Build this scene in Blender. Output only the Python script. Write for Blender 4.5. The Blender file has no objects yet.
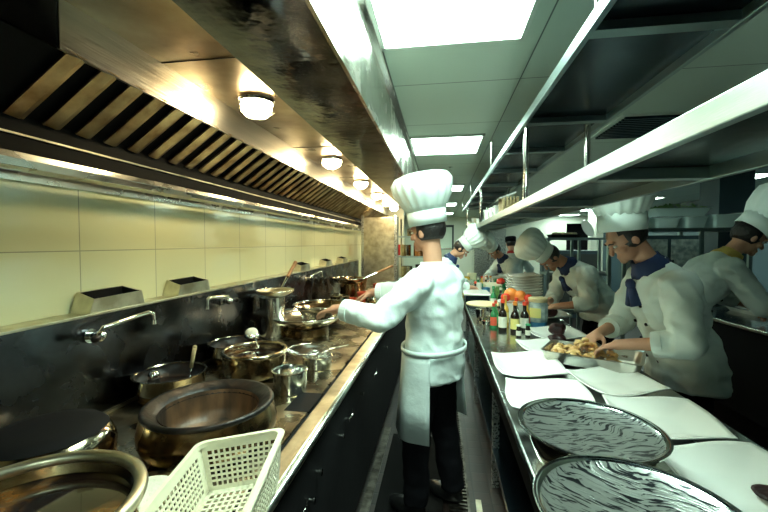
import bpy, bmesh, math, random
from mathutils import Vector, Matrix, noise
R = random.Random(7)
S = bpy.context.scene
C = S.collection
PI = math.pi
V = Vector

# ------------------------------------------------------------------ materials
def mat(name, color=(.5,.5,.5), rough=.5, metal=0., emit=None, es=0., bump=0., bscale=30., stretch=(1,1,1),
        c2=None, cscale=5., cdist=(.35,.65), rvar=0., spec=.5, alpha=1., trans=0., coat=0., sheen=0.):
    m = bpy.data.materials.new(name); m.use_nodes = True
    nt = m.node_tree; b = nt.nodes['Principled BSDF']; L = nt.links.new
    b.inputs['Base Color'].default_value = (*color, 1); b.inputs['Roughness'].default_value = rough
    b.inputs['Metallic'].default_value = metal; b.inputs['Specular IOR Level'].default_value = spec
    b.inputs['Transmission Weight'].default_value = trans; b.inputs['Coat Weight'].default_value = coat
    b.inputs['Alpha'].default_value = alpha
    if emit: b.inputs['Emission Color'].default_value = (*emit, 1); b.inputs['Emission Strength'].default_value = es
    if bump or c2 or rvar:
        tc = nt.nodes.new('ShaderNodeTexCoord'); mp = nt.nodes.new('ShaderNodeMapping')
        mp.inputs['Scale'].default_value = stretch; L(tc.outputs['Object'], mp.inputs['Vector'])
        def nz(sc, det=4):
            n = nt.nodes.new('ShaderNodeTexNoise'); n.inputs['Scale'].default_value = sc; n.inputs['Detail'].default_value = det
            L(mp.outputs[0], n.inputs['Vector']); return n
        if bump:
            n = nz(bscale); bp = nt.nodes.new('ShaderNodeBump'); bp.inputs['Strength'].default_value = bump
            bp.inputs['Distance'].default_value = .01; L(n.outputs['Fac'], bp.inputs['Height']); L(bp.outputs[0], b.inputs['Normal'])
        if c2:
            n = nz(cscale, 6); r = nt.nodes.new('ShaderNodeValToRGB')
            r.color_ramp.elements[0].position = cdist[0]; r.color_ramp.elements[1].position = cdist[1]
            r.color_ramp.elements[0].color = (*color, 1); r.color_ramp.elements[1].color = (*c2, 1)
            L(n.outputs['Fac'], r.inputs[0]); L(r.outputs[0], b.inputs['Base Color'])
        if rvar:
            n = nz(cscale * 1.7, 5); mr = nt.nodes.new('ShaderNodeMapRange')
            mr.inputs['From Min'].default_value = .3; mr.inputs['From Max'].default_value = .7
            mr.inputs['To Min'].default_value = max(.03, rough - rvar); mr.inputs['To Max'].default_value = rough + rvar
            L(n.outputs['Fac'], mr.inputs['Value']); L(mr.outputs[0], b.inputs['Roughness'])
    return m

def tile_mat(name, c, grout, sy, sz, axis='YZ', rough=.12, off=(0,0), mortar=.0025, var=.0):
    m = mat(name, c, rough); nt = m.node_tree; b = nt.nodes['Principled BSDF']; L = nt.links.new
    tc = nt.nodes.new('ShaderNodeTexCoord'); sp = nt.nodes.new('ShaderNodeSeparateXYZ'); cb = nt.nodes.new('ShaderNodeCombineXYZ')
    L(tc.outputs['Object'], sp.inputs[0])
    for k in (0, 1):
        a = nt.nodes.new('ShaderNodeMath'); a.operation = 'ADD'; a.inputs[1].default_value = off[k]
        L(sp.outputs[axis[k]], a.inputs[0]); L(a.outputs[0], cb.inputs[k])
    br = nt.nodes.new('ShaderNodeTexBrick'); br.offset = 0; br.squash = 1
    L(cb.outputs[0], br.inputs['Vector']); br.inputs['Scale'].default_value = 1
    br.inputs['Brick Width'].default_value = sy; br.inputs['Row Height'].default_value = sz
    br.inputs['Mortar Size'].default_value = mortar; br.inputs['Mortar Smooth'].default_value = .3
    br.inputs['Color1'].default_value = (*c, 1); br.inputs['Color2'].default_value = (*[x * (1 - var) for x in c], 1)
    br.inputs['Mortar'].default_value = (*grout, 1)
    L(br.outputs['Color'], b.inputs['Base Color'])
    bp = nt.nodes.new('ShaderNodeBump'); bp.inputs['Strength'].default_value = .3; bp.inputs['Distance'].default_value = .002; bp.invert = True
    L(br.outputs['Fac'], bp.inputs['Height']); L(bp.outputs[0], b.inputs['Normal'])
    return m

M = {}
M['steel'] = mat('brushed steel', (.62,.63,.60), .28, 1, bump=.03, bscale=60, stretch=(8,.6,8), rvar=.1, cscale=6)
M['roof'] = mat('oily hood roof', (.46,.37,.25), .33, 1, bump=.4, bscale=5, c2=(.17,.11,.06), cscale=3, rvar=.08)
M['band'] = mat('brushed hood band', (.56,.54,.48), .30, 1, bump=.2, bscale=40, stretch=(1,.15,3), c2=(.34,.33,.31), cscale=3, rvar=.05)
M['hood'] = mat('hood steel', (.60,.60,.56), .24, 1, bump=.35, bscale=6, stretch=(1,.7,1), rvar=.1, cscale=4, c2=(.40,.37,.30), cdist=(.45,.8))
M['hood_dark'] = mat('darkened hood steel', (.12,.13,.16), .14, 1, bump=.7, bscale=4, c2=(.02,.022,.03), cscale=3, rvar=.08)  # darkened by colour for the dark-reflecting underside and the shaded near band
M['filter'] = mat('greasy filter steel', (.55,.44,.27), .38, 1, bump=.2, bscale=30, c2=(.22,.15,.08), cscale=9)
M['black'] = mat('flat black', (.004,.004,.005), .7, spec=.15)  # plain black for openings, slots, seams and recesses
M['shelf'] = mat('shelf steel', (.34,.42,.42), .36, 1, bump=.05, bscale=50, stretch=(8,.6,8), rvar=.04)
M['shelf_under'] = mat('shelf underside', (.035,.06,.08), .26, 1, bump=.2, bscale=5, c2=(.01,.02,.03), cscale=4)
M['worktop'] = mat('worktop steel', (.42,.45,.44), .2, 1, bump=.15, bscale=12, rvar=.08, cscale=9)
M['range'] = mat('range steel', (.48,.41,.29), .28, 1, bump=.25, bscale=12, c2=(.06,.042,.025), cscale=5, rvar=.12)
M['splash'] = mat('dark backsplash steel', (.13,.14,.16), .24, 1, bump=.3, bscale=4, c2=(.035,.035,.04), cscale=4, rvar=.1)
M['edge'] = mat('worn edge steel', (.72,.68,.54), .34, 1, bump=.15, bscale=30, c2=(.45,.40,.28), cscale=12)
M['dark'] = mat('dark enamel', (.003,.003,.004), .8, 0, spec=.2, bump=.2, bscale=10)
M['pot'] = mat('pot steel', (.60,.54,.42), .15, 1, bump=.08, bscale=20, rvar=.05, c2=(.26,.19,.11), cscale=6)
M['silver'] = mat('polished silver steel', (.74,.74,.69), .17, 1, bump=.04, bscale=12)
M['bronze'] = mat('burnt steel', (.40,.26,.12), .24, 1, bump=.2, bscale=9, c2=(.07,.04,.02), cscale=6, rvar=.1)
M['iron'] = mat('black iron', (.012,.010,.010), .40, .4, bump=.5, bscale=25, c2=(.04,.02,.012), cscale=14, cdist=(.5,.75))
M['rust'] = mat('rusty inside', (.02,.013,.009), .45, 0, bump=.8, bscale=14, stretch=(1,1,.3), c2=(.24,.12,.055), cscale=9, cdist=(.42,.66))
M['chrome'] = mat('chrome', (.75,.75,.72), .1, 1)
M['chef'] = mat('white cotton', (.66,.76,.74), .85, 0, bump=.7, bscale=14, c2=(.58,.68,.67), cscale=4)
M['hat'] = mat('hat cotton', (.70,.80,.77), .8, 0, bump=.25, bscale=9)
M['skin'] = mat('skin', (.50,.27,.17), .5, 0, c2=(.45,.22,.14), cscale=5)
M['hair'] = mat('black hair', (.01,.009,.009), .45, 0, bump=.6, bscale=80)
M['navy'] = mat('navy cloth', (.012,.03,.10), .75, 0, bump=.4, bscale=14)
M['red'] = mat('red cloth', (.45,.02,.015), .75)
M['yellowcloth'] = mat('yellow cloth', (.62,.46,.12), .8)
M['blackcloth'] = mat('black cloth', (.006,.006,.008), .9, spec=.1, bump=.4, bscale=12)
M['shoe'] = mat('black leather', (.01,.01,.01), .3)
M['porcelain'] = mat('white porcelain', (.80,.82,.78), .12, 0, coat=.4)
M['plastic'] = mat('white plastic', (.80,.76,.58), .35)
M['clear'] = mat('clear tub plastic', (.60,.78,.78), .12, 0, alpha=.8)
M['glass'] = mat('glass', (.8,.9,.86), .04, 0, trans=.9)
M['wood'] = mat('wood', (.42,.20,.08), .5, 0, bump=.2, bscale=20, stretch=(1,1,.2), c2=(.25,.11,.04), cscale=12)
M['ceil'] = tile_mat('ceiling panels', (.50,.60,.52), (.10,.13,.12), .70, .745, 'XY', .4, (.275,.035), .004)
M['walltile'] = tile_mat('glossy cream wall tile', (.80,.80,.50), (.42,.42,.26), .385, .30, 'YZ', .10, (-.095,-.27+.6), .0022, .02)
M['wallwhite'] = mat('white wall', (.70,.72,.62), .4, 0, bump=.05)
M['wallblue'] = mat('blue grey wall', (.05,.09,.115), .5)
M['walldark'] = mat('dark wall', (.05,.06,.06), .6)
M['lampglass'] = mat('warm lamp glass', (1,.85,.55), .3, emit=(1,.82,.45), es=105)
M['panelglow'] = mat('light panel diffuser', (.9,1,.92), .4, emit=(.74,1,.84), es=37)
M['frame'] = mat('white frame', (.55,.62,.56), .4)
M['soup'] = mat('amber soup', (.16,.065,.015), .06, 0, c2=(.008,.004,.003), cscale=7, cdist=(.38,.47), coat=.5)
M['cream'] = mat('cream food', (.62,.52,.30), .5, 0, bump=.6, bscale=40)
M['rice'] = mat('white flour', (.78,.76,.64), .8, 0, bump=.8, bscale=60)
M['meat'] = mat('dark braised meat', (.012,.005,.006), .5, spec=.25, bump=1, bscale=30, c2=(.035,.008,.008), cscale=20)
M['noodle'] = mat('golden fried pieces', (.42,.20,.05), .4, 0, bump=.8, bscale=30, c2=(.75,.52,.22), cscale=16)
M['herb'] = mat('green herbs', (.03,.10,.02), .6, 0, bump=.8, bscale=40, c2=(.10,.22,.05), cscale=30)
M['orange'] = mat('orange peel', (.85,.25,.04), .45, 0, bump=.3, bscale=80)
M['tomato'] = mat('red tomato', (.65,.04,.02), .25)
M['bottle_dark'] = mat('dark sauce bottle', (.012,.008,.006), .08, 0, coat=.5)
M['bottle_green'] = mat('green bottle', (.02,.22,.08), .1, 0, coat=.5)
M['bottle_yellow'] = mat('yellow oil bottle', (.75,.50,.08), .12, 0, coat=.5)
M['label_yellow'] = mat('yellow label', (.80,.72,.25), .5)
M['label_white'] = mat('white label', (.75,.76,.66), .5)
M['label_green'] = mat('green label', (.05,.35,.16), .5)
M['label_red'] = mat('red label', (.70,.10,.05), .5)
M['cap_red'] = mat('red cap', (.80,.07,.03), .35)
M['cap_orange'] = mat('orange cap', (.85,.28,.05), .35)
M['bluebase'] = mat('blue plastic', (.03,.16,.30), .35)
M['redbowl'] = mat('red bowl', (.50,.07,.03), .3)
M['copper'] = mat('copper', (.62,.28,.13), .22, 1)
M['crate'] = mat('wicker', (.50,.38,.20), .7, 0, bump=.8, bscale=40, stretch=(1,1,4))
M['film'] = mat('crumpled wrap', (.55,.66,.66), .12, 0, bump=1, bscale=30, c2=(.25,.33,.35), cscale=18)
M['floor'] = tile_mat('dark wet floor tile', (.022,.013,.011), (.003,.003,.003), .10, .10, 'XY', .38, (0,0), .006, .6)
M['rubber'] = mat('black rubber', (.003,.003,.003), .85, spec=.1)
M['drain'] = mat('drain steel', (.14,.13,.11), .4, 1, bump=.3, bscale=30, c2=(.03,.025,.02), cscale=14)
M['door'] = mat('pale door', (.62,.70,.60), .4)
M['doorframe'] = mat('dark door frame', (.02,.03,.03), .4)

# streaked tray surface
def streak():
    m = mat('steel with dark oil streaks', (.5,.5,.5), .28, .85); nt = m.node_tree; L = nt.links.new; b = nt.nodes['Principled BSDF']
    tc = nt.nodes.new('ShaderNodeTexCoord'); mp = nt.nodes.new('ShaderNodeMapping'); mp.inputs['Scale'].default_value = (10,52,10)
    mp.inputs['Rotation'].default_value = (0,0,.35)
    n0 = nt.nodes.new('ShaderNodeTexNoise'); n0.inputs['Scale'].default_value = 4; L(tc.outputs['Object'], n0.inputs['Vector'])
    mx = nt.nodes.new('ShaderNodeVectorMath'); mx.operation = 'MULTIPLY_ADD'; mx.inputs[1].default_value = (.22,.22,.22)
    L(n0.outputs['Color'], mx.inputs[0]); L(tc.outputs['Object'], mx.inputs[2]); L(mx.outputs[0], mp.inputs['Vector'])
    n = nt.nodes.new('ShaderNodeTexNoise'); n.inputs['Scale'].default_value = 2.2; n.inputs['Detail'].default_value = 5; n.inputs['Distortion'].default_value = .6
    L(mp.outputs[0], n.inputs['Vector'])
    r = nt.nodes.new('ShaderNodeValToRGB'); e = r.color_ramp.elements
    e[0].position = .435; e[0].color = (.02,.025,.03,1); e[1].position = .475; e[1].color = (.42,.45,.43,1)
    L(n.outputs['Fac'], r.inputs[0]); L(r.outputs[0], b.inputs['Base Color'])
    bp = nt.nodes.new('ShaderNodeBump'); bp.inputs['Strength'].default_value = .6; bp.inputs['Distance'].default_value = .004
    L(n.outputs['Fac'], bp.inputs['Height']); L(bp.outputs[0], b.inputs['Normal'])
    return m
M['streak'] = streak()

# ------------------------------------------------------------------ mesh helper
def frame(d):
    d = V(d).normalized(); a = V((0,0,1)) if abs(d.z) < .9 else V((1,0,0))
    u = a.cross(d).normalized(); return u, d.cross(u), d
class MB:
    def __init__(s): s.b = bmesh.new()
    def box(s, x0, x1, y0, y1, z0, z1, T=None):
        vs = [s.b.verts.new(V((x, y, z)) if T is None else T @ V((x, y, z))) for x in (x0, x1) for y in (y0, y1) for z in (z0, z1)]
        for f in ((0,1,3,2),(4,6,7,5),(0,4,5,1),(2,3,7,6),(0,2,6,4),(1,5,7,3)): s.b.faces.new([vs[i] for i in f])
        return s
    def rings(s, rs, cap0=True, cap1=True, closed=True):
        L = [[s.b.verts.new(p) for p in r] for r in rs]; n = len(L[0])
        for a, b in zip(L, L[1:]):
            for i in range(n if closed else n - 1):
                j = (i + 1) % n; s.b.faces.new((a[i], a[j], b[j], b[i]))
        if cap0 and closed: s.b.faces.new(L[0][::-1])
        if cap1 and closed: s.b.faces.new(L[-1])
        return s
    def cone(s, a, b, ra, rb, n=20, cap=True):
        a, b = V(a), V(b); u, v, d = frame(b - a)
        return s.rings([[c + r * (u * math.cos(2*PI*i/n) + v * math.sin(2*PI*i/n)) for i in range(n)] for c, r in ((a, ra), (b, rb))], cap, cap)
    def ball(s, c, r, n=16, ax=None):
        r = (r, r, r) if not hasattr(r, '__len__') else r
        ax = ax or (V((1,0,0)), V((0,1,0)), V((0,0,1))); c = V(c); m = n // 2; rs = []
        for k in range(1, m):
            t = PI * k / m
            rs.append([c + ax[0] * r[0] * math.sin(t) * math.cos(2*PI*i/n) + ax[1] * r[1] * math.sin(t) * math.sin(2*PI*i/n) - ax[2] * r[2] * math.cos(t) for i in range(n)])
        return s.rings(rs)
    def cap(s, a, b, ra, rb, n=16): return s.cone(a, b, ra, rb, n).ball(a, ra, n).ball(b, rb, n)
    def lathe(s, prof, c=(0,0,0), n=48, cap0=False, cap1=False, wob=0):
        c = V(c); return s.rings([[c + V((r * math.cos(2*PI*i/n), r * math.sin(2*PI*i/n), z)) for i in range(n)] for r, z in prof], cap0, cap1)
    def torus(s, c, Rr, r, n=48, m=10, sz=1.):
        c = V(c); rs = []
        for k in range(m + 1):
            t = 2*PI*k/m; rs.append([c + V(((Rr + r * math.cos(t)) * math.cos(2*PI*i/n), (Rr + r * math.cos(t)) * math.sin(2*PI*i/n), r * sz * math.sin(t))) for i in range(n)])
        return s.rings(rs, False, False)
    def tube(s, pts, r, n=10):
        pts = [V(p) for p in pts]; rs = []; pu = None
        for i, p in enumerate(pts):
            d = (pts[min(i+1, len(pts)-1)] - pts[max(i-1, 0)]).normalized()
            u = frame(d)[0] if pu is None else (pu - d * pu.dot(d)).normalized()
            pu = u; v = d.cross(u); rr = r[i] if hasattr(r, '__len__') else r
            rs.append([p + rr * (u * math.cos(2*PI*k/n) + v * math.sin(2*PI*k/n)) for k in range(n)])
        return s.rings(rs)
    def prism(s, poly, y0, y1):   # polygon in XZ extruded along Y
        return s.rings([[V((x, y, z)) for x, z in poly] for y in (y0, y1)])
    def grid(s, f, nu, nv):
        g = [[s.b.verts.new(V(f(i/nu, j/nv))) for j in range(nv+1)] for i in range(nu+1)]
        for i in range(nu):
            for j in range(nv): s.b.faces.new((g[i][j], g[i+1][j], g[i+1][j+1], g[i][j+1]))
        return s
    def mesh(s, name):
        bmesh.ops.remove_doubles(s.b, verts=s.b.verts, dist=1e-6)
        bmesh.ops.recalc_face_normals(s.b, faces=s.b.faces)
        me = bpy.data.meshes.new(name); s.b.to_mesh(me); s.b.free(); return me
    def build(s, name, m, parent=None, smooth=False, bevel=0, world=False, solid=0, sub=0, loc=None):
        me = s.mesh(name)
        if world and parent: me.transform(Matrix.Translation(-parent.location))
        me.materials.append(m)
        if smooth:
            me.polygons.foreach_set('use_smooth', [True] * len(me.polygons))
        o = bpy.data.objects.new(name, me); C.objects.link(o)
        if parent: o.parent = parent
        if loc: o.location = loc
        if solid: q = o.modifiers.new('t', 'SOLIDIFY'); q.thickness = solid; q.offset = 0
        if bevel: q = o.modifiers.new('b', 'BEVEL'); q.width = bevel; q.segments = 2; q.limit_method = 'ANGLE'
        if sub: q = o.modifiers.new('s', 'SUBSURF'); q.levels = sub; q.render_levels = sub
        if smooth == 'auto':
            for e in me.edges: pass
            me.set_sharp_from_angle(angle=.7)
        return o
def thing(name, label, cat, loc=(0,0,0), rz=0, group=None):
    o = bpy.data.objects.new(name, None); C.objects.link(o); o.empty_display_size = .05
    o.location = loc; o.rotation_euler = (0,0,rz); o['label'] = label; o['category'] = cat
    if group: o['group'] = group
    return o
def tag(o, label, cat, group=None):
    o['label'] = label; o['category'] = cat
    if group: o['group'] = group
    return o
def struct(o): o['kind'] = 'structure'; return o
def dup(root, loc, rz=None, label=None, scale=None):
    r = root.copy(); C.objects.link(r); r.location = loc
    if rz is not None: r.rotation_euler = (0,0,rz)
    if label: r['label'] = label
    if scale: r.scale = scale
    for ch in list(root.children):
        c = ch.copy(); C.objects.link(c); c.parent = r
        for g in ch.children:
            d = g.copy(); C.objects.link(d); d.parent = c
    return r

# ------------------------------------------------------------------ room (camera at x=0, y=0, looking along +Y)
ZC = 2.4; YF = 13.5; YB = -2.2; XL = -1.35; XR = 5.3
def sbox(name, m, *a): return struct(MB().box(*a).build(name, m))
sbox('floor', M['floor'], XL-.1, XR+.1, YB-.1, YF+.1, -.1, 0)
sbox('ceiling', M['ceil'], XL-.1, XR+.1, YB-.1, YF+.1, ZC, ZC+.1)
sbox('wall_left', M['walltile'], XL-.1, XL, YB-.1, YF+.1, 0, ZC)
sbox('wall_right', M['wallblue'], XR, XR+.1, YB-.1, YF+.1, 0, ZC)
sbox('wall_back', M['walldark'], XL, XR, YB-.1, YB, 0, ZC)
w = MB(); w.box(XL, -.28, YF, YF+.1, 0, ZC); w.box(-.28, .42, YF, YF+.1, 2.1, ZC); w.box(.42, 4.15, YF, YF+.1, 0, ZC)
w.box(4.15, 5.1, YF, YF+.1, 2.15, ZC); w.box(5.1, XR, YF, YF+.1, 0, ZC)
struct(w.build('wall_front', M['wallwhite']))
sbox('wall_alcove', M['black'], 4.0, XR, YF+.6, YF+.7, 0, ZC)  # black back wall, the darkness of the far opening put into its colour
d = struct(MB().box(-.26, .40, YF+.02, YF+.07, 0, 2.06).build('door_1', M['door']))
MB().box(-.30, -.24, YF-.03, YF+.05, 0, 2.13).box(.38, .44, YF-.03, YF+.05, 0, 2.13).box(-.30, .44, YF-.03, YF+.05, 2.05, 2.13).build('door_frame', M['doorframe'], d)
MB().box(-.24, .38, YF-.035, YF+.0, 1.28, 1.33).build('push_bar', M['chrome'], d)
# square column and ceiling beam on the far right, wall returns
struct(MB().box(3.25, 3.62, 5.05, 5.4, 0, ZC).build('trim_1', M['wallblue']))
struct(MB().box(4.0, 4.14, 11.0, 11.2, 0, ZC).build('trim_2', M['wallwhite']))
struct(MB().box(XL, -.75, 7.7, 7.8, 0, ZC).build('trim_3', M['wallwhite']))

# ceiling lights
def panel(x0, x1, y0, y1, label, grp):
    t = thing('ceiling_light', label, 'light', ((x0+x1)/2, (y0+y1)/2, ZC), 0, grp)
    a, b = (x1-x0)/2, (y1-y0)/2
    f = MB()
    for q in ((-a,a,-b,-b+.02),(-a,a,b-.02,b),(-a,-a+.02,-b,b),(a-.02,a,-b,b)): f.box(q[0],q[1],q[2],q[3],-.018,0)
    f.build('light_frame', M['frame'], t)
    MB().box(-a+.018, a-.018, -b+.018, b-.018, -.010, 0).build('diffuser', M['panelglow'], t)
for i, (y0, y1, lb) in enumerate(((-1.9,-1.24,'added square ceiling light panel, unseen behind the camera'),(.95,1.76,'nearest glowing square light panel in the ceiling above the aisle'),  # first panel is added out of view for hood reflections and foreground light
    (3.24,3.88,'second glowing ceiling light panel above the aisle, beside the hood face'),(5.96,6.62,'third glowing ceiling light panel along the aisle, above the blurred tall hat'),
    (8.6,9.25,'fourth and thinner-looking ceiling light panel along the aisle'),(11.3,11.95,'farthest ceiling light panel of the aisle, close to the end door'))):
    panel(-.275, .355, y0, y1, lb, 'ceiling lights above the aisle')
for y0, lb in ((5.55,'nearest ceiling light panel of the right bay, above the tall hat at the right edge'),(8.1,'second ceiling light panel in the right bay, seen below the hanging shelf'),
    (10.7,'third ceiling light panel in the right bay, small and far'),(12.6,'farthest ceiling light panel in the right bay by the end wall')):
    panel(3.6, 4.3, y0, y0+.5, lb, 'ceiling lights of the right bay')
# sprinklers and ceiling vent
def sprinkler(x, y, lb):
    o = MB().cone((0,0,0),(0,0,-.008),.03,.03).cone((0,0,-.008),(0,0,-.04),.008,.008,8).cone((0,0,-.04),(0,0,-.044),.022,.022,12).build('sprinkler', M['chrome'], loc=(x,y,ZC))
    tag(o, lb, 'sprinkler', 'ceiling sprinklers')
sprinkler(.10, 4.6, 'small sprinkler head in the ceiling between second and third aisle lights')
sprinkler(2.9, 5.3, 'small sprinkler head on the dark ceiling of the right bay')
t = thing('ceiling_vent', 'slatted air vent in the ceiling behind the upper hanging shelf', 'vent', (1.55, 3.2, ZC))
MB().box(-.3,.3,-.3,.3,-.012,-.001).build('vent_frame', M['frame'], t)
f = MB()
for k in range(12): f.box(-.27,.27,-.27+k*.046,-.27+k*.046+.022,-.03,-.012)
f.build('slat', M['shelf_under'], t)

# ------------------------------------------------------------------ extractor hood on the left
hy0, hy1 = -1.2, 7.5
hood = thing('extractor_hood', 'long steel extractor hood with slatted grease filters along the tiled left wall', 'hood', (-.8, 3, ZC))
def hb(name, m, fn, **k): q = MB(); fn(q); return q.build(name, m, hood, world=True, **k)
hb('hood_face', M['hood'], lambda q: q.box(-.312, -.30, hy0, hy1, 2.056, ZC))
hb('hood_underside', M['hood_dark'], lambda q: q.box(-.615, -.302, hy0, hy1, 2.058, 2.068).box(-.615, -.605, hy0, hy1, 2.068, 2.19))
hb('hood_roof', M['roof'], lambda q: q.box(-1.06, -.605, hy0, hy1, 2.182, 2.19))
hb('hood_trim', M['chrome'], lambda q: q.box(-.302, -.294, hy0, hy1, ZC-.05, ZC).box(-.296,-.276,hy0,hy1,ZC-.012,ZC))
band = hb('hood_band', M['band'], lambda q: q.box(-1.06, -1.05, .93, hy1, 2.04, 2.182))
hb('hood_band', M['hood_dark'], lambda q: q.box(-1.06, -1.05, hy0, .925, 2.04, 2.182))  # near stretch of the band, its shade put into the darker steel colour
hb('filter_support', M['black'], lambda q: q.box(-1.30, -1.29, hy0, hy1, 1.76, 1.90).rings([[V((-1.07,y,2.06)),V((-1.30,y,1.895)),V((-1.31,y,1.915)),V((-1.08,y,2.08))] for y in (hy0, hy1)]))
hb('support_lip', M['edge'], lambda q: q.box(-1.292, -1.283, hy0, hy1, 1.832, 1.838))
hb('grease_gutter', M['hood'], lambda q: q.rings([[V((x,y,z)) for x, z in ((-1.245,1.772),(-1.24,1.75),(-1.25,1.728),(-1.30,1.722),(-1.30,1.728),(-1.256,1.735),(-1.25,1.77))] for y in (hy0, hy1)]), bevel=.002)
hb('wall_flashing', M['hood'], lambda q: q.box(-1.349, -1.342, hy0, hy1, 1.70, 1.765))
for y in (1.32, 2.62, 3.9, 5.2): hb('hood_seam', M['black'], lambda q: q.box(-1.05, -.615, y, y+.003, 2.1795, 2.1822))
# louvre filters: units of slats between band and gutter
A = V((-1.052, 0, 2.052)); B = V((-1.285, 0, 1.888)); n_ = (B - A).cross(V((0,1,0))).normalized()
if n_.z > 0: n_ = -n_
first = None; k = 0; y = .95
while y < 7.3:
    q = MB(); nsl = 6; wid = .68
    for i in range(nsl):
        y0 = y + i * wid/nsl + .008
        a = A + n_ * .004; b = B + n_ * .004
        pts = []
        for base in (a, b):
            pts.append([base + V((0, y0, 0)), base + V((0, y0 + .038, 0)) + n_*.006, base + V((0, y0 + .056, 0)) + n_*.001, base + V((0, y0 + .056, 0)) - n_*.006, base + V((0, y0, 0)) - n_*.008])
        q.rings(pts)
    q.build('grease_filter', M['filter'], hood, world=True); y += wid + .012
# ceiling lamps in hood
def lamp(y, lb):
    t = thing('hood_lamp', lb, 'lamp', (-.87, y, 2.182), 0, 'round glass lamps under the hood')
    MB().lathe([(0,0),(.082,0),(.086,-.010),(.080,-.022),(.0,-.022)]).build('lamp_base', M['chrome'], t, smooth='auto')
    MB().lathe([(.070,-.020),(.073,-.034),(.066,-.058),(.045,-.075),(.02,-.082),(.0,-.083)]).build('lamp_glass', M['lampglass'], t, smooth=True)
    q = MB()
    for k in range(3):
        a = k * PI/3; pts = [(.086*math.cos(a)*math.cos(s_), .086*math.sin(a)*math.cos(s_), -.015-.078*math.sin(s_)) for s_ in [PI*j/12 for j in range(13)]]
        q.tube(pts, .0022, 6)
    q.torus((0,0,-.055), .078, .0022, 24, 6); q.build('lamp_cage', M['chrome'], t, smooth=True)
for y, lb in ((1.72,'nearest glowing round lamp under the hood, the largest'),(2.98,'second glowing lamp under the hood'),(4.10,'third glowing lamp along the hood'),
              (5.15,'fourth glowing lamp along the hood'),(6.15,'fifth glowing lamp along the hood'),(7.05,'farthest glowing lamp under the hood')): lamp(y, lb)

# ------------------------------------------------------------------ wok range (left counter)
ry0, ry1 = -.6, 5.75; FX = -.423; BX = -1.26
rng_ = thing('wok_range', 'long steel wok range with dark backsplash, running along the tiled left wall', 'stove', (-.85, 2.5, 0))
def rb(name, m, fn, **k): q = MB(); fn(q); return q.build(name, m, rng_, world=True, **k)
rb('worktop', M['range'], lambda q: q.box(BX, -.505, ry0, ry1, .80, .85))
rb('front_edge', M['edge'], lambda q: q.box(-.49, FX-.004, ry0, ry1, .80, .853), bevel=.006)
rb('slot', M['black'], lambda q: q.box(-.506, -.489, ry0, ry1, .80, .842))
rb('front_rail', M['steel'], lambda q: q.tube([(FX-.002, ry0, .835),(FX-.002, ry1, .835)], .012, 12), smooth=True)
rb('slot_opening', M['black'], lambda q: q.box(-.60, -.50, 1.38, 1.56, .846, .8515))  # thin black slab on the worktop, painted stand-in for a shaded opening
rb('front_panel', M['dark'], lambda q: q.box(BX, FX-.02, ry0, ry1, .08, .80))
rb('kick_plate', M['black'], lambda q: q.box(BX, -.50, ry0, ry1, 0, .08))
rb('backsplash', M['splash'], lambda q: q.box(BX-.02, BX, ry0, ry1, .80, 1.232))
rb('ledge', M['edge'], lambda q: q.box(XL+.002, BX+.004, ry0, ry1, 1.232, 1.242), bevel=.002)
rb('backsplash_foot', M['edge'], lambda q: q.box(BX, BX+.012, ry0, ry1, .850, .862))
def valve(y, z, kind):
    q = MB(); q.cone((FX-.02,y,z),(FX-.004,y,z),.007,.007,12).cone((FX-.004,y,z),(FX+.002,y,z),.012,.012,12)
    if kind: q.tube([(FX,y,z),(FX+.006,y+.01,z+.006),(FX+.008,y+.035,z+.01),(FX+.008,y+.04,z+.035)], .003, 8)
    q.build('gas_valve', M['chrome'], rng_, world=True, smooth='auto')
for y, z, kd in ((.86,.66,0),(1.02,.62,0),(1.08,.66,1),(1.22,.62,0),(1.30,.67,0),(1.62,.64,0),(1.72,.67,1),(2.05,.66,0),(2.4,.64,1),(3.0,.66,0)): valve(y, z, kd)
# flues on the ledge
def flue(y, lb, w_=.26):
    t = thing('flue_outlet', lb, 'flue', (-1.302, y, 1.242), 0, 'flue boxes on the range ledge')
    q = MB(); o_ = [(.040,-.0),(.040,w_),(-.045,w_),(-.045,0)]
    base = [V((x, yy, 0)) for x, yy in o_]; top = [V((.040,.02,.052)), V((.036,w_-.01,.056)), V((-.040,w_-.03,.078)), V((-.040,.025,.074))]
    inn = [V((.034,.026,.051)), V((.030,w_-.017,.055)), V((-.034,w_-.036,.076)), V((-.034,.031,.072))]
    low = [V((p.x*.9, .02 + p.y*.9, .006)) for p in inn]
    q.rings([base, top, inn], False, False); q.build('flue_box', M['edge'], t)
    MB().rings([inn, low], False, True).build('flue_inside', M['black'], t)
for y, lb in ((1.2,'open steel flue box on the range ledge, nearest and largest'),(1.67,'second open flue box on the range ledge, beside the tap'),
              (3.3,'third flue box on the ledge, behind the leaning wok handle'),(4.08,'fourth flue box on the ledge, small'),(4.8,'farthest small flue box on the ledge')): flue(y, lb)
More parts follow.
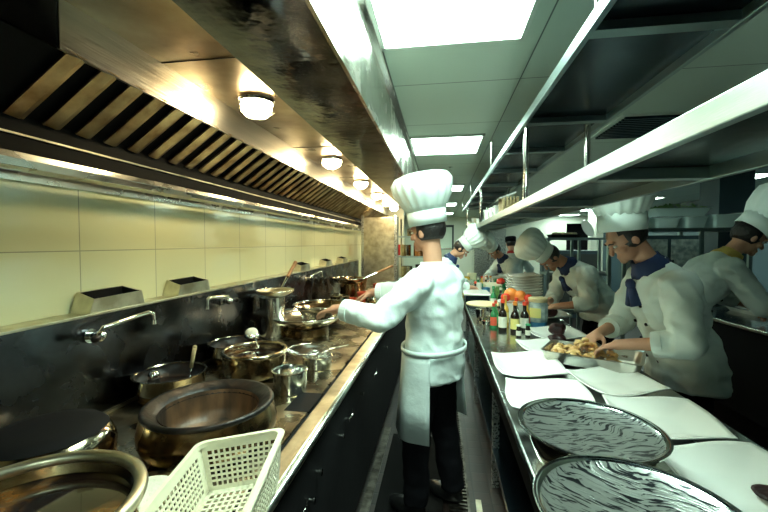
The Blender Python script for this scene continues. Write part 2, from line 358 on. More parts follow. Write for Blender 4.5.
# taps
def tap(y, s_, lb, L_=.26):
    t = thing('wall_tap', lb, 'tap', (BX, y, 1.165), 0, 'swivel taps on the range backsplash')
    MB().cone((0,0,0),(.012,0,0),.026,.026).cone((.01,0,0),(.05,0,0),.015,.015).ball((.05,0,0),.021).build('valve_body', M['chrome'], t, smooth='auto')
    MB().cone((.05,-.0,.0),(.07,-.035*s_,.0),.007,.009,10).ball((.072,-.042*s_,0),.014,12).build('tap_knob', M['iron'], t, smooth=True)
    MB().tube([(.05,0,.015),(.052,.01*s_,.028),(.06,.04*s_,.032),(.075,L_*.6*s_,.045),(.085,(L_-.02)*s_,.052),(.086,L_*s_,.045),(.086,(L_+.004)*s_,.012)], .0085, 12).cone((.086,(L_+.004)*s_,.014),(.086,(L_+.004)*s_,0),.012,.012,12).build('spout', M['chrome'], t, smooth='auto')
tap(1.19, 1, 'steel wall tap on the backsplash below the nearest flue box', .21)
tap(2.03, -1, 'second steel wall tap, spout pointing towards the camera', .26)
tap(3.42, 1, 'third small wall tap behind the leaning wok', .22)

# ------------------------------------------------------------------ cookware on the range
ZT = .85
def pot_thing(name, label, cat, x, y, z, prof_out, m, contents=None, rim=None, group=None, zi=None, n=56, inner=None):
    t = thing(name, label, cat, (x, y, z), 0, group)
    MB().lathe(prof_out, n=n).build('pot_body', m, t, smooth='auto')
    if rim: MB().torus((0,0,rim[2]), rim[0], rim[1], n, 12, 1).build('rim', rim[-1] if not isinstance(rim[-1], (int, float)) else m, t, smooth=True)
    if contents: MB().lathe([(0, contents[1] + .004), (contents[0]*.6, contents[1]+.002), (contents[0], contents[1])]).build('contents', contents[2], t, smooth=True)
    return t
def pan_prof(ro, ri, h, th=.004, base=None):
    base = base or ro*.92
    return [(0,0),(base,0),(base+.004,.003),(ro,h),(ro-th,h),(base-th,th),(0,th)]
# foreground pan with soup (bottom left)
pot_thing('soup_pan', 'large round pan with thick tan rim and dark glossy soup, bottom left corner', 'pan', -.805, .60, ZT,
    [(0,0),(.15,0),(.185,.02),(.20,.08),(.205,.125),(.195,.128),(.188,.08),(.17,.03),(0,.02)], M['pot'], (.188,.096,M['soup']), (.203,.014,.128,M['edge']))
# steel kettle/burner behind it
t = thing('stock_pot', 'dark round-shouldered steel pot behind the soup pan, beside the backsplash', 'pot', (-1.075, .885, ZT))
MB().lathe([(0,0),(.15,0),(.16,.03),(.158,.09),(.140,.125),(.115,.135)]).build('pot_body', M['pot'], t, smooth=True)
MB().lathe([(.140,.126),(.125,.138),(.09,.145),(0,.147)]).build('lid', M['dark'], t, smooth=True)
# small bowl of flour
pot_thing('flour_bowl', 'small steel bowl of white starch between soup pan and plastic basket', 'bowl', -.705, .80, ZT,
    [(0,0),(.05,0),(.078,.05),(.080,.055),(.074,.052),(.05,.01),(0,.01)], M['pot'], (.070,.048,M['rice']))
# large burner pot
t = thing('wok_burner', 'large burnt round pot with thick black rim and rusty inside, behind the plastic basket', 'pot', (-.748, 1.135, ZT))
MB().lathe([(0,0),(.175,0),(.200,.02),(.210,.045),(.210,.07),(.203,.10),(.196,.122)]).build('pot_body', M['bronze'], t, smooth=True)
MB().lathe([(.152,.112),(.148,.09),(.146,.05),(.140,.012),(.0,.008)]).build('pot_inside', M['rust'], t, smooth=True)
MB().lathe([(.197,.118),(.201,.126),(.196,.134),(.186,.133),(.165,.118),(.152,.108),(.149,.098)], n=64).build('rim', M['iron'], t, smooth=True)
# shallow pans
def shallow(x, y, r, h, lb, m=M['pot'], inside=M['iron']):
    t = thing('shallow_pan', lb, 'pan', (x, y, ZT))
    MB().lathe([(0,0),(r*.9,0),(r*.96,.01),(r,h),(r+.004,h+.004),(r-.004,h+.004),(r-.008,h-.002)]).build('pan_body', m, t, smooth='auto')
    MB().lathe([(r-.008,h),(r*.9,.016),(r*.6,.014),(0,.014)]).build('pan_inside', inside, t, smooth=True)
    return t
# counter-height ring stands raise the rear pans
def stand(x, y, r, h, lb):
    o = MB().lathe([(r,0),(r*.96,h),(r*.80,h),(r*.84,0)]).build('burner_ring', M['bronze'], smooth='auto', loc=(x,y,ZT)); tag(o, lb, 'burner', 'burner rings on the range'); return o
shallow(-1.13, 1.44, .138, .062, 'shallow steel pan holding a wooden-handled spoon, below the nearest tap').location.z = ZT+.04
stand(-1.13, 1.44, .12, .038, 'round burner ring under the shallow pan with the wooden spoon')
shallow(-1.12, 1.95, .145, .06, 'second shallow pan, against the backsplash behind the soup pot').location.z = ZT+.04
stand(-1.12, 1.95, .12, .038, 'round burner ring under the second shallow pan')
t = thing('wooden_spoon', 'upright spoon with a pale wooden handle standing in the shallow pan', 'spoon', (-1.07, 1.49, ZT+.06))
MB().cone((0,0,.05),(.012,.01,.135),.007,.009,12).ball((.012,.01,.137),.009,12).build('handle', M['crate'], t, smooth=True)
MB().cone((-.006,0,-.0),(0,0,.052),.004,.004,8).ball((-.006,0,0),(.028,.02,.006)).build('spoon_bowl', M['chrome'], t, smooth=True)
t = thing('ladle', 'round steel ladle resting upside down in the shallow pan beside the spoon', 'ladle', (-1.16, 1.38, ZT+.07))
MB().ball((0,0,.035),(.022,.022,.024),20).build('ladle_knob', M['chrome'], t, smooth=True)
MB().cone((0,0,-.005),(0,0,.03),.028,.020,20).build('ladle_neck', M['iron'], t, smooth='auto')
# soup pot
pot_thing('soup_pot', 'steel pot full of amber soup with thick rolled rim, behind the small saucepan', 'pot', -.91, 1.75, ZT,
    [(0,0),(.13,0),(.142,.01),(.150,.06),(.150,.115),(.143,.118),(.140,.06),(.12,.03),(0,.02)], M['pot'], (.140,.098,M['soup']), (.148,.011,.118,M['pot']))
t = thing('skimmer', 'ladle heaped with white batter resting on the rim of the soup pot', 'ladle', (-1.02, 1.93, ZT+.12))
MB().ball((0,0,.02),(.042,.042,.026)).build('ladle_cup', M['chrome'], t, smooth=True)
MB().ball((0,0,.04),(.034,.034,.028)).build('batter', M['rice'], t, smooth=True)
MB().tube([(.03,-.02,.02),(.08,-.10,.01),(.12,-.16,.005)], .005, 8).build('handle', M['chrome'], t, smooth=True)
# small saucepans
pot_thing('saucepan', 'small straight-sided polished steel pot, empty, near the front edge of the range', 'pot', -.655, 1.575, ZT,
    [(0,0),(.068,0),(.072,.004),(.073,.09),(.077,.094),(.072,.096),(.068,.09),(.067,.01),(0,.008)], M['silver'])
pot_thing('strainer_pot', 'low steel pot under a wide wire strainer, behind the small saucepan', 'pot', -.64, 1.90, ZT,
    [(0,0),(.07,0),(.074,.004),(.075,.06),(.080,.064),(.075,.066),(.070,.06),(.069,.01),(0,.008)], M['silver'])
t = thing('wire_strainer', 'wide round wire mesh strainer lying on the low steel pot', 'strainer', (-.68, 1.88, ZT+.068))
MB().torus((0,0,.03), .108, .004, 40, 8).build('rim', M['chrome'], t, smooth=True)
q = MB()
for k in range(-9, 10):
    x = k*.011; h = math.sqrt(max(.108**2 - x*x, 0))
    pts = [(x, h*s_/6, .03 - .022*(1-(x*x+(h*s_/6)**2)/.108**2)) for s_ in range(-6, 7)]
    q.tube(pts, .0009, 4); q.tube([(p[1], p[0], p[2]) for p in pts], .0009, 4)
q.build('mesh', M['chrome'], t)
MB().tube([(.105,.03,.03),(.20,.07,.045)], .005, 8).build('handle', M['chrome'], t)
# woks
def wok(x, y, z, r, lb, handle=None, tilt=0, m=M['pot'], h=None):
    t = thing('wok', lb, 'wok', (x, y, z)); h = h or r*.36
    prof = [(r*math.sin(a), h*(1-math.cos(a))/(1-math.cos(1.25))) for a in [1.25*k/10 for k in range(11)]]
    s_ = r/ (r*math.sin(1.25)); prof = [(p*s_, zz) for p, zz in prof]
    MB().lathe(prof).build('wok_bowl', m, t, smooth=True, solid=.004)
    MB().torus((0,0,h), r, .004, 48, 8).build('rim', M['chrome'], t, smooth=True)
    if handle:
        dx, dy, dz, L_ = handle; d_ = V((dx, dy, dz)).normalized(); a = V((dx,dy,0)).normalized()*r + V((0,0,h))
        MB().cone(a, a + d_*L_*.45, .008, .009, 12).build('handle', M['chrome'], t)
        MB().cone(a + d_*L_*.4, a + d_*L_, .013, .015, 12).build('handle_grip', M['wood'], t)
    return t
wok(-.97, 2.62, ZT+.03, .27, 'large shining wok in the middle of the range below the chef in the aisle', m=M['silver'], h=.105)
wok(-.98, 3.05, ZT+.05, .24, 'second wok standing just behind the large shining wok', h=.09)
stand(-.97, 2.62, .17, .05, 'round burner ring under the large shining wok')
stand(-.98, 3.05, .15, .06, 'round burner ring under the second wok')
st = MB().cone((0,0,0),(0,0,.28),.085,.085,24).build('steel_canister', M['silver'], smooth='auto', loc=(-1.15,2.47,ZT)); tag(st, 'tall steel canister carrying the tan wok, against the backsplash', 'canister')
wok(-1.13, 2.47, ZT+.281, .128, 'small tan wok raised high with its handle leaning back to the wall', (-.05,.85,.45,.36), m=M['edge'], h=.045)
# farther range items
pot_thing('cooking_pot', 'small steel pot with bright lid ring below the third tap', 'pot', -.98, 3.62, ZT,
    [(0,0),(.09,0),(.095,.005),(.096,.13),(.101,.135),(.09,.137),(.088,.13),(.087,.02),(0,.015)], M['pot'], (.088,.11,M['cream']))
wok(-1.02, 4.15, ZT+.18, .19, 'high wok with black ladle on the far half of the range', (.8,.3,.35,.34), h=.08)
o = MB().cone((0,0,0),(0,0,.2),.10,.10,24).build('burner_ring', M['bronze'], smooth='auto', loc=(-1.02,4.15,ZT)); tag(o, 'tall burner ring carrying the high far wok', 'burner', 'burner rings on the range')
for x, y, r, h, m, lb in ((-.80,4.02,.10,.12,'redbowl','red enamel bowl on the range left of the aisle chef sleeve'),(-.93,3.85,.075,.075,'redbowl','smaller red bowl beside the second steel pot'),
    (-.72,4.5,.09,.16,'redbowl','red pot farther along the range edge'),(-.78,3.42,.085,.07,'bluebase','blue bowl on the range behind the second wok'),(-.66,3.75,.10,.10,'pot','shiny steel bowl on the range front behind the blue bowl'),
    (-1.05,4.75,.12,.2,'copper','copper-coloured pot at the far end of the range'),(-.68,5.1,.1,.12,'pot','small steel pot at the far end near the steel cabinet')):
    pot_thing('bowl' if h < .15 else 'pot', lb, 'bowl' if h < .15 else 'pot', x, y, ZT, [(0,0),(r*.6,0),(r*.9,h*.5),(r,h),(r-.005,h),(r*.85,h*.5),(r*.55,.01),(0,.01)], M[m], (r*.8,h*.6,M['cream']))

# plastic basket (rotated box with lattice walls)
def basket():
    t = thing('plastic_basket', 'white perforated plastic basket tilted on the front edge of the range', 'basket', (-.470, .735, ZT+.015))
    t.rotation_euler = (0, -.15, .20)
    a, b, h = .108, .205, .115
    def wall(p, q, top_p, top_q, nu, nv, band=.16):
        m_ = MB(); p, q, tp, tq = map(V, (p, q, top_p, top_q)); nrm = (q-p).cross(tp-p).normalized() * .0015
        def P(u, v): return (p.lerp(q, u)).lerp(tp.lerp(tq, u), v)
        def strip(u0, u1, v0, v1):
            m_.rings([[P(u0,v0)-nrm, P(u1,v0)-nrm, P(u1,v1)-nrm, P(u0,v1)-nrm],[P(u0,v0)+nrm, P(u1,v0)+nrm, P(u1,v1)+nrm, P(u0,v1)+nrm]])
        strip(0,1,0,band*.6); strip(0,1,1-band,1); strip(0,.07,0,1); strip(.93,1,0,1)
        for k in range(1, nu): u = .07 + .86*k/nu; strip(u-.14/nu*1.0, u+.14/nu, 0, 1)
        for k in range(1, nv): v = band*.6 + (1-band*1.6)*k/nv; strip(0, 1, v-.16/nv, v+.16/nv)
        return m_
    s_ = .84; A_ = [(-a*s_,-b*s_,.004),(a*s_,-b*s_,.004),(a*s_,b*s_,.004),(-a*s_,b*s_,.004)]; T_ = [(-a,-b,h),(a,-b,h),(a,b,h),(-a,b,h)]
    for i in range(4):
        j = (i+1) % 4; wall(A_[i], A_[j], T_[i], T_[j], 12 if i % 2 == 0 else 22, 7).build('basket_side', M['plastic'], t)
    wall(A_[0], A_[1], A_[3], A_[2], 10, 18, .06).build('basket_base', M['plastic'], t)
    q = MB(); e = .010
    def rr(sx, sy, z):
        o_ = []
        for cx, cy, a0 in ((sx-.025,sy-.025,0),(-sx+.025,sy-.025,90),(-sx+.025,-sy+.025,180),(sx-.025,-sy+.025,270)):
            for k in range(6): an = math.radians(a0+k*18); o_.append(V((cx+.025*math.cos(an), cy+.025*math.sin(an), z)))
        return o_
    q.rings([rr(a-.002,b-.002,h-.006), rr(a+e,b+e,h-.006), rr(a+e+.002,b+e+.002,h), rr(a+e,b+e,h+.005), rr(a-.002,b-.002,h+.005), rr(a-.002,b-.002,h-.006)], False, False)
    q.build('basket_rim', M['plastic'], t, smooth='auto')
    return t
basket()

# ------------------------------------------------------------------ right counter
CX0, CX1, cy0, cy1 = .257, 1.02, -.6, 5.45
ct = thing('work_counter', 'long steel work counter on the right, covered with plates and bottles', 'counter', (.64, 2.5, 0))
def cb(name, m, fn, **k): q = MB(); fn(q); return q.build(name, m, ct, world=True, **k)
cb('worktop', M['worktop'], lambda q: q.box(CX0, CX1, cy0, cy1, .815, .85), bevel=.006)
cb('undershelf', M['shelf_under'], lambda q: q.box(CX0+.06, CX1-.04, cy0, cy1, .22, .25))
for y in (-.4, 1.15, 2.35, 3.6, 4.9):
    for x in (CX0+.06, CX1-.08): cb('leg', M['steel'], lambda q: q.box(x, x+.04, y, y+.04, 0, .815), bevel=.004)
cb('apron', M['dark'], lambda q: q.box(CX0+.05, CX0+.06, cy0, cy1, .62, .815))
cb('back_panel', M['dark'], lambda q: q.box(CX0+.30, CX0+.32, cy0, cy1, .25, .815))

# plates
def plate_mesh():
    q = MB()
    def f(u, v):
        a, b = u*2-1, v*2-1
        r = max(abs(a), abs(b)); 
        if r < 1e-6: return (0,0,.004)
        L2 = math.hypot(a, b); kx = r/L2*1.0
        sq = .28                       # blend square towards a circle only a little
        x = a*(1-sq) + a*kx*sq*1.15; y_ = b*(1-sq) + b*kx*sq*1.15
        th = math.atan2(b, a)
        x += .05*r**3*math.sin(2.2*b+.4); y_ += .07*r**3*math.sin(2.6*a)
        z = .004 + .034*max(0, r-.35)**1.6/.50 + .016*max(0, L2-1.0)*r + .004*math.sin(2.5*a)*r
        return (x*.16, y_*.16, z)
    q.grid(f, 28, 28); return q
pl0 = plate_mesh().build('dinner_plate', M['porcelain'], None, smooth=True, solid=.005, loc=(.435,2.0,ZT+.002))
GP = 'white wavy square plates laid out on the counter'
tag(pl0, 'empty white wavy plate on the left counter edge, left of the tray of fried pieces', 'plate', GP); pl0.rotation_euler = (0,0,.06)
pl0.scale = (1.0,1.15,1)
pset = ((.43,1.60,-.05,1.0,'empty white wavy plate on the left counter edge, just behind the nearer streaked trays'),
        (.77,1.81,.25,.98,'empty white wavy plate half under the near end of the food tray'),
        (.775,1.455,-.08,1.0,'large empty white plate on the right counter side, behind the first streaked tray'),
        (.785,1.10,.1,1.0,'nearest white plate, at the bottom right corner holding a dark scrap'),
        (.78,2.73,.15,1.05,'white plate with a dark braised lump, in front of the leaning chef'),
        (.92,3.45,.1,1.0,'white plate with a dark lump below the hands of the bowed chef'),
        (.62,2.36,.2,.9,'white plate mostly hidden beneath the far end of the food tray'),)
for x, y, rz, sc, lb in pset:
    o = pl0.copy(); C.objects.link(o); o.location = (x, y, ZT+.002); o.rotation_euler = (0,0,rz); o.scale = (sc,sc,1); o['label'] = lb
def lump(x, y, z, r, name, m, lb, cat, seed=1, n=20, flat=.6, amp=.35):
    q = MB(); q.ball((0,0,r*flat*.8), (r,r*.9,r*flat), n); 
    for v in q.b.verts: v.co *= 1 + amp*noise.noise(v.co*(1.2/r)+V((seed*3.1,0,0)))
    zmin = min(v.co.z for v in q.b.verts)
    for v in q.b.verts: v.co.z -= zmin
    o = q.build(name, m, None, smooth=True, loc=(x,y,z)); return tag(o, lb, cat)
lump(.80,2.76,ZT+.012,.055,'braised_meat',M['meat'],'dark braised lump on the plate in front of the leaning chef','food',2,flat=.75)
lump(.93,3.44,ZT+.012,.06,'braised_meat',M['meat'],'dark braised lump on the plate below the bowed chef','food',5,flat=.8)
lump(.73,2.52,ZT+.012,.05,'braised_meat',M['meat'],'reddish dark lump just behind the food tray','food',8)
o = lump(.815,1.05,ZT+.016,.04,'braised_meat',M['meat'],'dark scrap of food on the nearest white plate','food',12,flat=.3)
# small sauce containers round the tray of food
t = thing('food_tray', 'rectangular steel tray full of golden fried pieces and noodles, on the counter', 'tray', (.79, 2.12, ZT+.022), -.48)
t.scale = (1.12,1.12,1.1)
def trayring(a, b, z): 
    o_ = []
    for cx, cy, a0 in ((a-.03,b-.03,0),(-a+.03,b-.03,90),(-a+.03,-b+.03,180),(a-.03,-b+.03,270)):
        for k in range(5): an = math.radians(a0+k*22.5); o_.append(V((cx+.03*math.cos(an), cy+.03*math.sin(an), z)))
    return o_
MB().rings([trayring(.205,.13,.055),trayring(.20,.125,.05),trayring(.185,.11,.002),trayring(.183,.108,0)], False, True).rings([trayring(.205,.13,.055),trayring(.193,.118,.055),trayring(.18,.105,.006)], False, True).build('tray_body', M['band'], t, smooth='auto')
for k in range(46):
    u = R.uniform(-.165,.12); v = R.uniform(-.09,.09); h_ = .030 + .065*math.exp(-((u+.03)**2+(v)**2)/.004)
    q = MB(); r_ = R.uniform(.018,.030)
    an = R.uniform(0,6); dx, dy = math.cos(an)*r_, math.sin(an)*r_
    q.tube([(u-dx,v-dy,h_),(u-dx*.3,v+dy*.3,h_+.012),(u+dx*.6,v+dy*.2,h_+.010),(u+dx,v+dy,h_-.004)], [.004,.009,.010,.004], 7)
    o = q.build('fried_piece', M['noodle'], t, smooth=True)
    if k > 44: break

# streaked round trays in the right foreground
def streaktray(x, y, z, r, lb, rz):
    t = thing('round_tray', lb, 'tray', (x,y,z), rz, None)
    MB().lathe([(0,0),(r*.86,0),(r*.93,.010),(r*.99,.014),(r,.020),(r*.965,.021),(r*.92,.016),(r*.85,.006)]).build('tray_body', M['chrome'], t, smooth='auto')
    MB().lathe([(r*.925,.0165),(r*.85,.007),(0,.006)]).build('tray_surface', M['streak'], t, smooth=True)
    return t
streaktray(.425, 1.155, .955, .195, 'round steel tray with dark oil streaks, the farther of two on pots', .2)
streaktray(.385, .785, .962, .195, 'round steel tray with dark streaks at the bottom edge, nearest to the camera', -.5)
pot_thing('round_pot', 'round steel pot under the farther streaked tray', 'pot', .425, 1.155, ZT, [(0,0),(.10,0),(.14,.02),(.16,.07),(.165,.10),(.155,.102),(.15,.07),(.10,.01),(0,.01)], M['pot'])
pot_thing('round_pot', 'round steel pot under the nearest streaked tray', 'pot', .385, .785, ZT, [(0,0),(.10,0),(.14,.02),(.16,.07),(.165,.108),(.155,.11),(.15,.07),(.10,.01),(0,.01)], M['pot'])

# stack of plates and its neighbours
pl1 = plate_mesh().build('stacked_plate', M['porcelain'], None, smooth=True, solid=.006, loc=(.86,4.25,ZT+.20))
tag(pl1, 'white square plate in the tall stack behind the sauce bottles', 'plate', 'tall stack of white plates')
for k in range(9):
    if k == 0: o = pl1; o.location = (.85, 4.1, ZT+.055)
    else: o = pl1.copy(); C.objects.link(o); o.location = (.85+R.uniform(-.006,.006), 4.1+R.uniform(-.006,.006), ZT+.055+k*.027)
    o.rotation_euler = (0,0,.1+R.uniform(-.04,.04)); o.scale = (1.0,.95,1.3)
o = MB().box(-.15,.15,-.14,.14,0,.05).build('serving_board', M['cream'], bevel=.01, loc=(.85,4.1,ZT)); tag(o, 'low pale board under the tall plate stack', 'board')

# bottles
def bottle(x, y, h, r, body, capm, labm, lb, grp='sauce bottles on the counter', neck=.35, jar=False):
    t = thing('jar' if jar else 'sauce_bottle', lb, 'jar' if jar else 'bottle', (x,y,ZT), R.uniform(-1,1), grp)
    rn = r*.42 if not jar else r*.8; hb_ = h*(1-neck)
    MB().lathe([(0,0),(r*.95,0),(r,.006),(r,hb_*.82),(r*.8,hb_*.95),(rn,hb_*1.08),(rn,h*.93),(0,h*.93)], n=24).build('bottle_body', M[body], t, smooth='auto')
    MB().lathe([(rn*1.15,h*.88),(rn*1.25,h*.90),(rn*1.2,h),(0,h)], n=20).build('cap', M[capm], t, smooth='auto')
    if labm: MB().lathe([(r*1.015,hb_*.18),(r*1.02,hb_*.20),(r*1.02,hb_*.68),(r*1.015,hb_*.70)], n=24).build('label', M[labm], t, smooth='auto')
    return t
for a in ((.455,2.90,.235,.030,'bottle_dark','cap_red','label_white','dark sauce bottle with red cap and white label, second from the left'),
          (.535,2.86,.225,.031,'bottle_dark','cap_orange','label_yellow','dark sauce bottle with orange cap and yellow label'),
          (.615,2.92,.215,.031,'bottle_dark','cap_red','label_white','dark bottle with red cap and cream label beside the big jar'),
          (.40,2.98,.19,.024,'bottle_green','cap_red','label_red','slim bottle with red label at the left of the sauce bottles'),
          (.425,3.06,.20,.022,'bottle_green','cap_red','label_green','slim green bottle behind the leftmost red-labelled one'),
          (.57,3.00,.235,.027,'glass','cap_red','label_white','clear bottle with red cap behind the front row of bottles'),
          (.66,3.06,.20,.028,'bottle_yellow','cap_red','label_red','orange-labelled bottle just left of the big jar'),
          (.50,3.08,.24,.03,'bottle_yellow','cap_orange','label_yellow','yellow bottle with orange cap at the back of the group')): bottle(*a)
for a in ((.535,2.72,.085,.017,'bottle_dark','label_white','label_white','tiny spice jar with white cap, left of the two in front'),
          (.60,2.74,.088,.017,'bottle_dark','label_green','label_white','tiny spice jar with green cap, right of the two in front')): bottle(*a, grp='tiny spice jars', jar=True, neck=.25)
t = thing('sauce_tub', 'big translucent ribbed jar with yellow label, pale lid and blue base', 'jar', (.745, 3.08, ZT))
MB().lathe([(0,0),(.07,0),(.073,.045),(.0,.045)], n=32).build('jar_base', M['bluebase'], t, smooth='auto')
q = MB(); rs = []
for z, r_ in ((.045,.072),(.09,.074),(.17,.074),(.195,.066),(.20,.06)):
    rs.append([V((r_*(1+.03*math.cos(12*2*PI*i/72))*math.cos(2*PI*i/72), r_*(1+.03*math.cos(12*2*PI*i/72))*math.sin(2*PI*i/72), z)) for i in range(72)])
q.rings(rs); q.build('jar_body', M['film'], t, smooth=True)
MB().lathe([(.066,.195),(.070,.20),(.070,.222),(.06,.228),(0,.228)], n=32).build('lid', M['cream'], t, smooth='auto')
q = MB(); q.rings([[V((.0785*math.cos(a), .0785*math.sin(a), z)) for a in [math.radians(-150 + k*8) for k in range(9)]] for z in (.08,.155)], closed=False); q.build('label', M['label_yellow'], t, solid=.001)
# steel cups, tray, pots left of the bottles
for x, y, r, h, lb in ((.35,2.98,.035,.055,'small shiny steel cup left of the sauce bottles'),(.39,3.13,.035,.06,'second small steel cup behind the first'),(.335,3.12,.03,.05,'third small steel cup at the counter edge'),
                       (.34,3.30,.045,.09,'steel cup under the round wooden board'),(.45,3.25,.05,.10,'wide steel cup behind the slim green bottle')):
    pot_thing('steel_cup', lb, 'cup', x, y, ZT, [(0,0),(r*.8,0),(r,h),(r-.003,h),(r*.75,.006),(0,.006)], M['chrome'], None, None, 'steel cups on the counter')
t = thing('cake_stand', 'round cream board on a pale foot left of the bottles', 'board', (.39, 3.62, ZT)); MB().lathe([(0,0),(.06,0),(.05,.01),(.025,.02),(.03,.075),(0,.075)]).build('foot', M['porcelain'], t, smooth='auto')
MB().lathe([(0,.076),(.15,.076),(.155,.084),(.15,.092),(0,.092)]).build('board_top', M['cream'], t, smooth='auto')
t = thing('white_tray', 'flat white tray further along the left edge of the counter', 'tray', (.38, 4.25, ZT+.0)); MB().box(-.12,.12,-.16,.16,0,.10).build('tray_foot', M['shelf_under'], t); MB().box(-.14,.14,-.2,.2,.10,.118).build('tray_top', M['porcelain'], t, bevel=.006)
# far-counter clutter
clut = ((.62,3.50,.06,'orange','orange','orange in the heap behind the sauce bottles','fruit'),(.69,3.46,.052,'orange','orange','smaller orange beside the heap, near the jar lid','fruit'),(.56,3.42,.04,'tomato','tomato','red tomato in front of the oranges','tomato'),(.75,3.42,.038,'tomato','tomato','red tomato right above the jar','tomato'))
for x, y, r, nm, m, lb, cat in clut:
    o = MB().ball((0,0,r*.9),(r,r,r*.92),20).build(nm, M[m], smooth=True, loc=(x,y,ZT+.14)); tag(o, lb, cat)
t = thing('fruit_bowl', 'low white bowl carrying oranges and tomatoes behind the bottles', 'bowl', (.66, 3.46, ZT)); MB().lathe([(0,0),(.09,0),(.13,.06),(.165,.14),(.158,.14),(.12,.135),(0,.13)]).build('bowl_body', M['porcelain'], t, smooth='auto')
for k, (x, y, w_, l_, h_, m, lb) in enumerate(((.62,4.75,.10,.14,.16,'plastic','white plastic basket behind the plate stack'),(.36,4.75,.05,.05,.20,'glass','tall clear glass at the left counter edge'),(.45,4.7,.04,.04,.17,'label_white','white carton by the clear glass'),
    (.50,5.2,.1,.1,.12,'label_green','green box amid the far clutter'),(.75,5.0,.08,.08,.19,'bottle_green','green tub behind the white basket'),(.32,4.95,.05,.05,.22,'bottle_yellow','tall yellow container at the far left edge of the counter'),
    (.52,4.55,.05,.06,.13,'bluebase','blue tub beside the plate stack'),(.80,5.28,.13,.1,.2,'porcelain','pale box at the far end of the counter'),(.88,5.1,.1,.09,.1,'dark','dark tray beyond the plate stack'),(.42,5.3,.06,.06,.24,'plastic','tall white container near the far end of the counter'))):
    nm = ('plastic_basket','drinking_glass','carton','carton','plastic_tub','plastic_canister','plastic_tub','carton','tray','plastic_canister')[k]
    q = MB(); q.rings([trayring(w_*.85,l_*.85,0) if min(w_,l_)>.05 else [V((w_*.85*math.cos(a_*PI/6),l_*.85*math.sin(a_*PI/6),0)) for a_ in range(12)], trayring(w_,l_,h_) if min(w_,l_)>.05 else [V((w_*math.cos(a_*PI/6),l_*math.sin(a_*PI/6),h_)) for a_ in range(12)],
                      trayring(w_*.9,l_*.9,h_) if min(w_,l_)>.05 else [V((w_*.9*math.cos(a_*PI/6),l_*.9*math.sin(a_*PI/6),h_)) for a_ in range(12)], trayring(w_*.8,l_*.8,h_*.6) if min(w_,l_)>.05 else [V((w_*.8*math.cos(a_*PI/6),l_*.8*math.sin(a_*PI/6),h_*.6)) for a_ in range(12)]])
    o = q.build(nm, M[m], None, smooth='auto', loc=(x,y,ZT)); tag(o, lb, nm.split('_')[-1])
for k, (x, y, body, cm, lab, lb) in enumerate(((.40,4.55,'bottle_dark','cap_red','label_white','dark bottle at the far left counter edge, behind the white tray'),(.47,4.95,'bottle_green','label_white','label_green','green bottle in the middle of the far clutter'),
    (.56,4.9,'bottle_dark','label_white','label_yellow','dark bottle with yellow label in the far clutter'),(.55,5.3,'bottle_yellow','cap_red','label_white','yellow bottle with red cap far along the counter'),(.66,5.25,'glass','cap_orange','label_white','clear bottle with orange cap far along the counter'),(.52,3.9,'bottle_green','label_green','label_white','green bottle between board and plate stack'),(.60,3.95,'bottle_dark','label_white',None,'plain dark bottle just left of the plate stack'))):
    bottle(x, y, .2+.01*(k%3), .028, body, cm, lab, lb, 'far bottles on the counter')
lump(.68,4.35,ZT,.07,'herb_bunch',M['herb'],'bunch of green herbs beside the plate stack','herbs',4,flat=1.2,amp=.6)
lump(.70,4.66,ZT+.16,.055,'vegetable_heap',M['tomato'],'heap of red peppers on top of the white basket','vegetables',6,flat=.5,amp=.7)

# ------------------------------------------------------------------ hanging shelves on the right
def shelf_thing(nm, lb, x0, x1, z0, z1, y0, y1, beams, lipw=.02):
    t = thing(nm, lb, 'shelf', ((x0+x1)/2, (y0+y1)/2, z0))
    def b_(name, m, fn, **k): q = MB(); fn(q); return q.build(name, m, t, world=True, **k)
    b_('front_edge', M['shelf'], lambda q: q.box(x0, x0+lipw, y0, y1, z0, z1), bevel=.002)
    b_('rear_edge', M['shelf'], lambda q: q.box(x1-lipw, x1, y0, y1, z0, z1), bevel=.002)
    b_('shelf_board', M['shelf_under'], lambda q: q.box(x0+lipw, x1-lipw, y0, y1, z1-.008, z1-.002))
    for y in beams: b_('cross_beam', M['shelf'], lambda q: q.box(x0+lipw, x1-lipw, y, y+.045, z0+.004, z1-.01))
    return t
shelf_thing('hanging_shelf', 'lower hanging steel shelf above the right counter, carrying boxes', .40, .735, 1.672, 1.716, -.4, 7.3, [.2,1.15,1.95,2.75,3.6,4.4,5.2,6.0,6.8])
shelf_thing('hanging_shelf', 'upper hanging steel shelf close under the ceiling', .40, .80, 2.085, 2.125, -.4, 7.3, [.35,1.15,1.98,2.6,3.3,4.1,4.9,5.7,6.5], .018)
def post(x, y, z0, z1, lb, r=.014):
    o = MB().cone((0,0,0),(0,0,z1-z0),r,r,16).build('shelf_post', M['chrome'], smooth='auto', loc=(x,y,z0)); tag(o, lb, 'post', 'steel posts of the hanging shelves')
for i, y in enumerate((-.2, 2.03, 4.25, 6.4)):
    n2 = ('behind the camera','nearest the camera in view','second along the shelf','farthest along the shelf')[i]
    post(.425, y, 1.716, 2.085, f'front steel post between the two shelves, {n2}'); post(.715, y, 1.716, 2.085, f'rear steel post between the two shelves, {n2}')
    post(.425, y+1.35, 2.125, ZC, f'thin rod from upper shelf to ceiling, {n2}', .007)
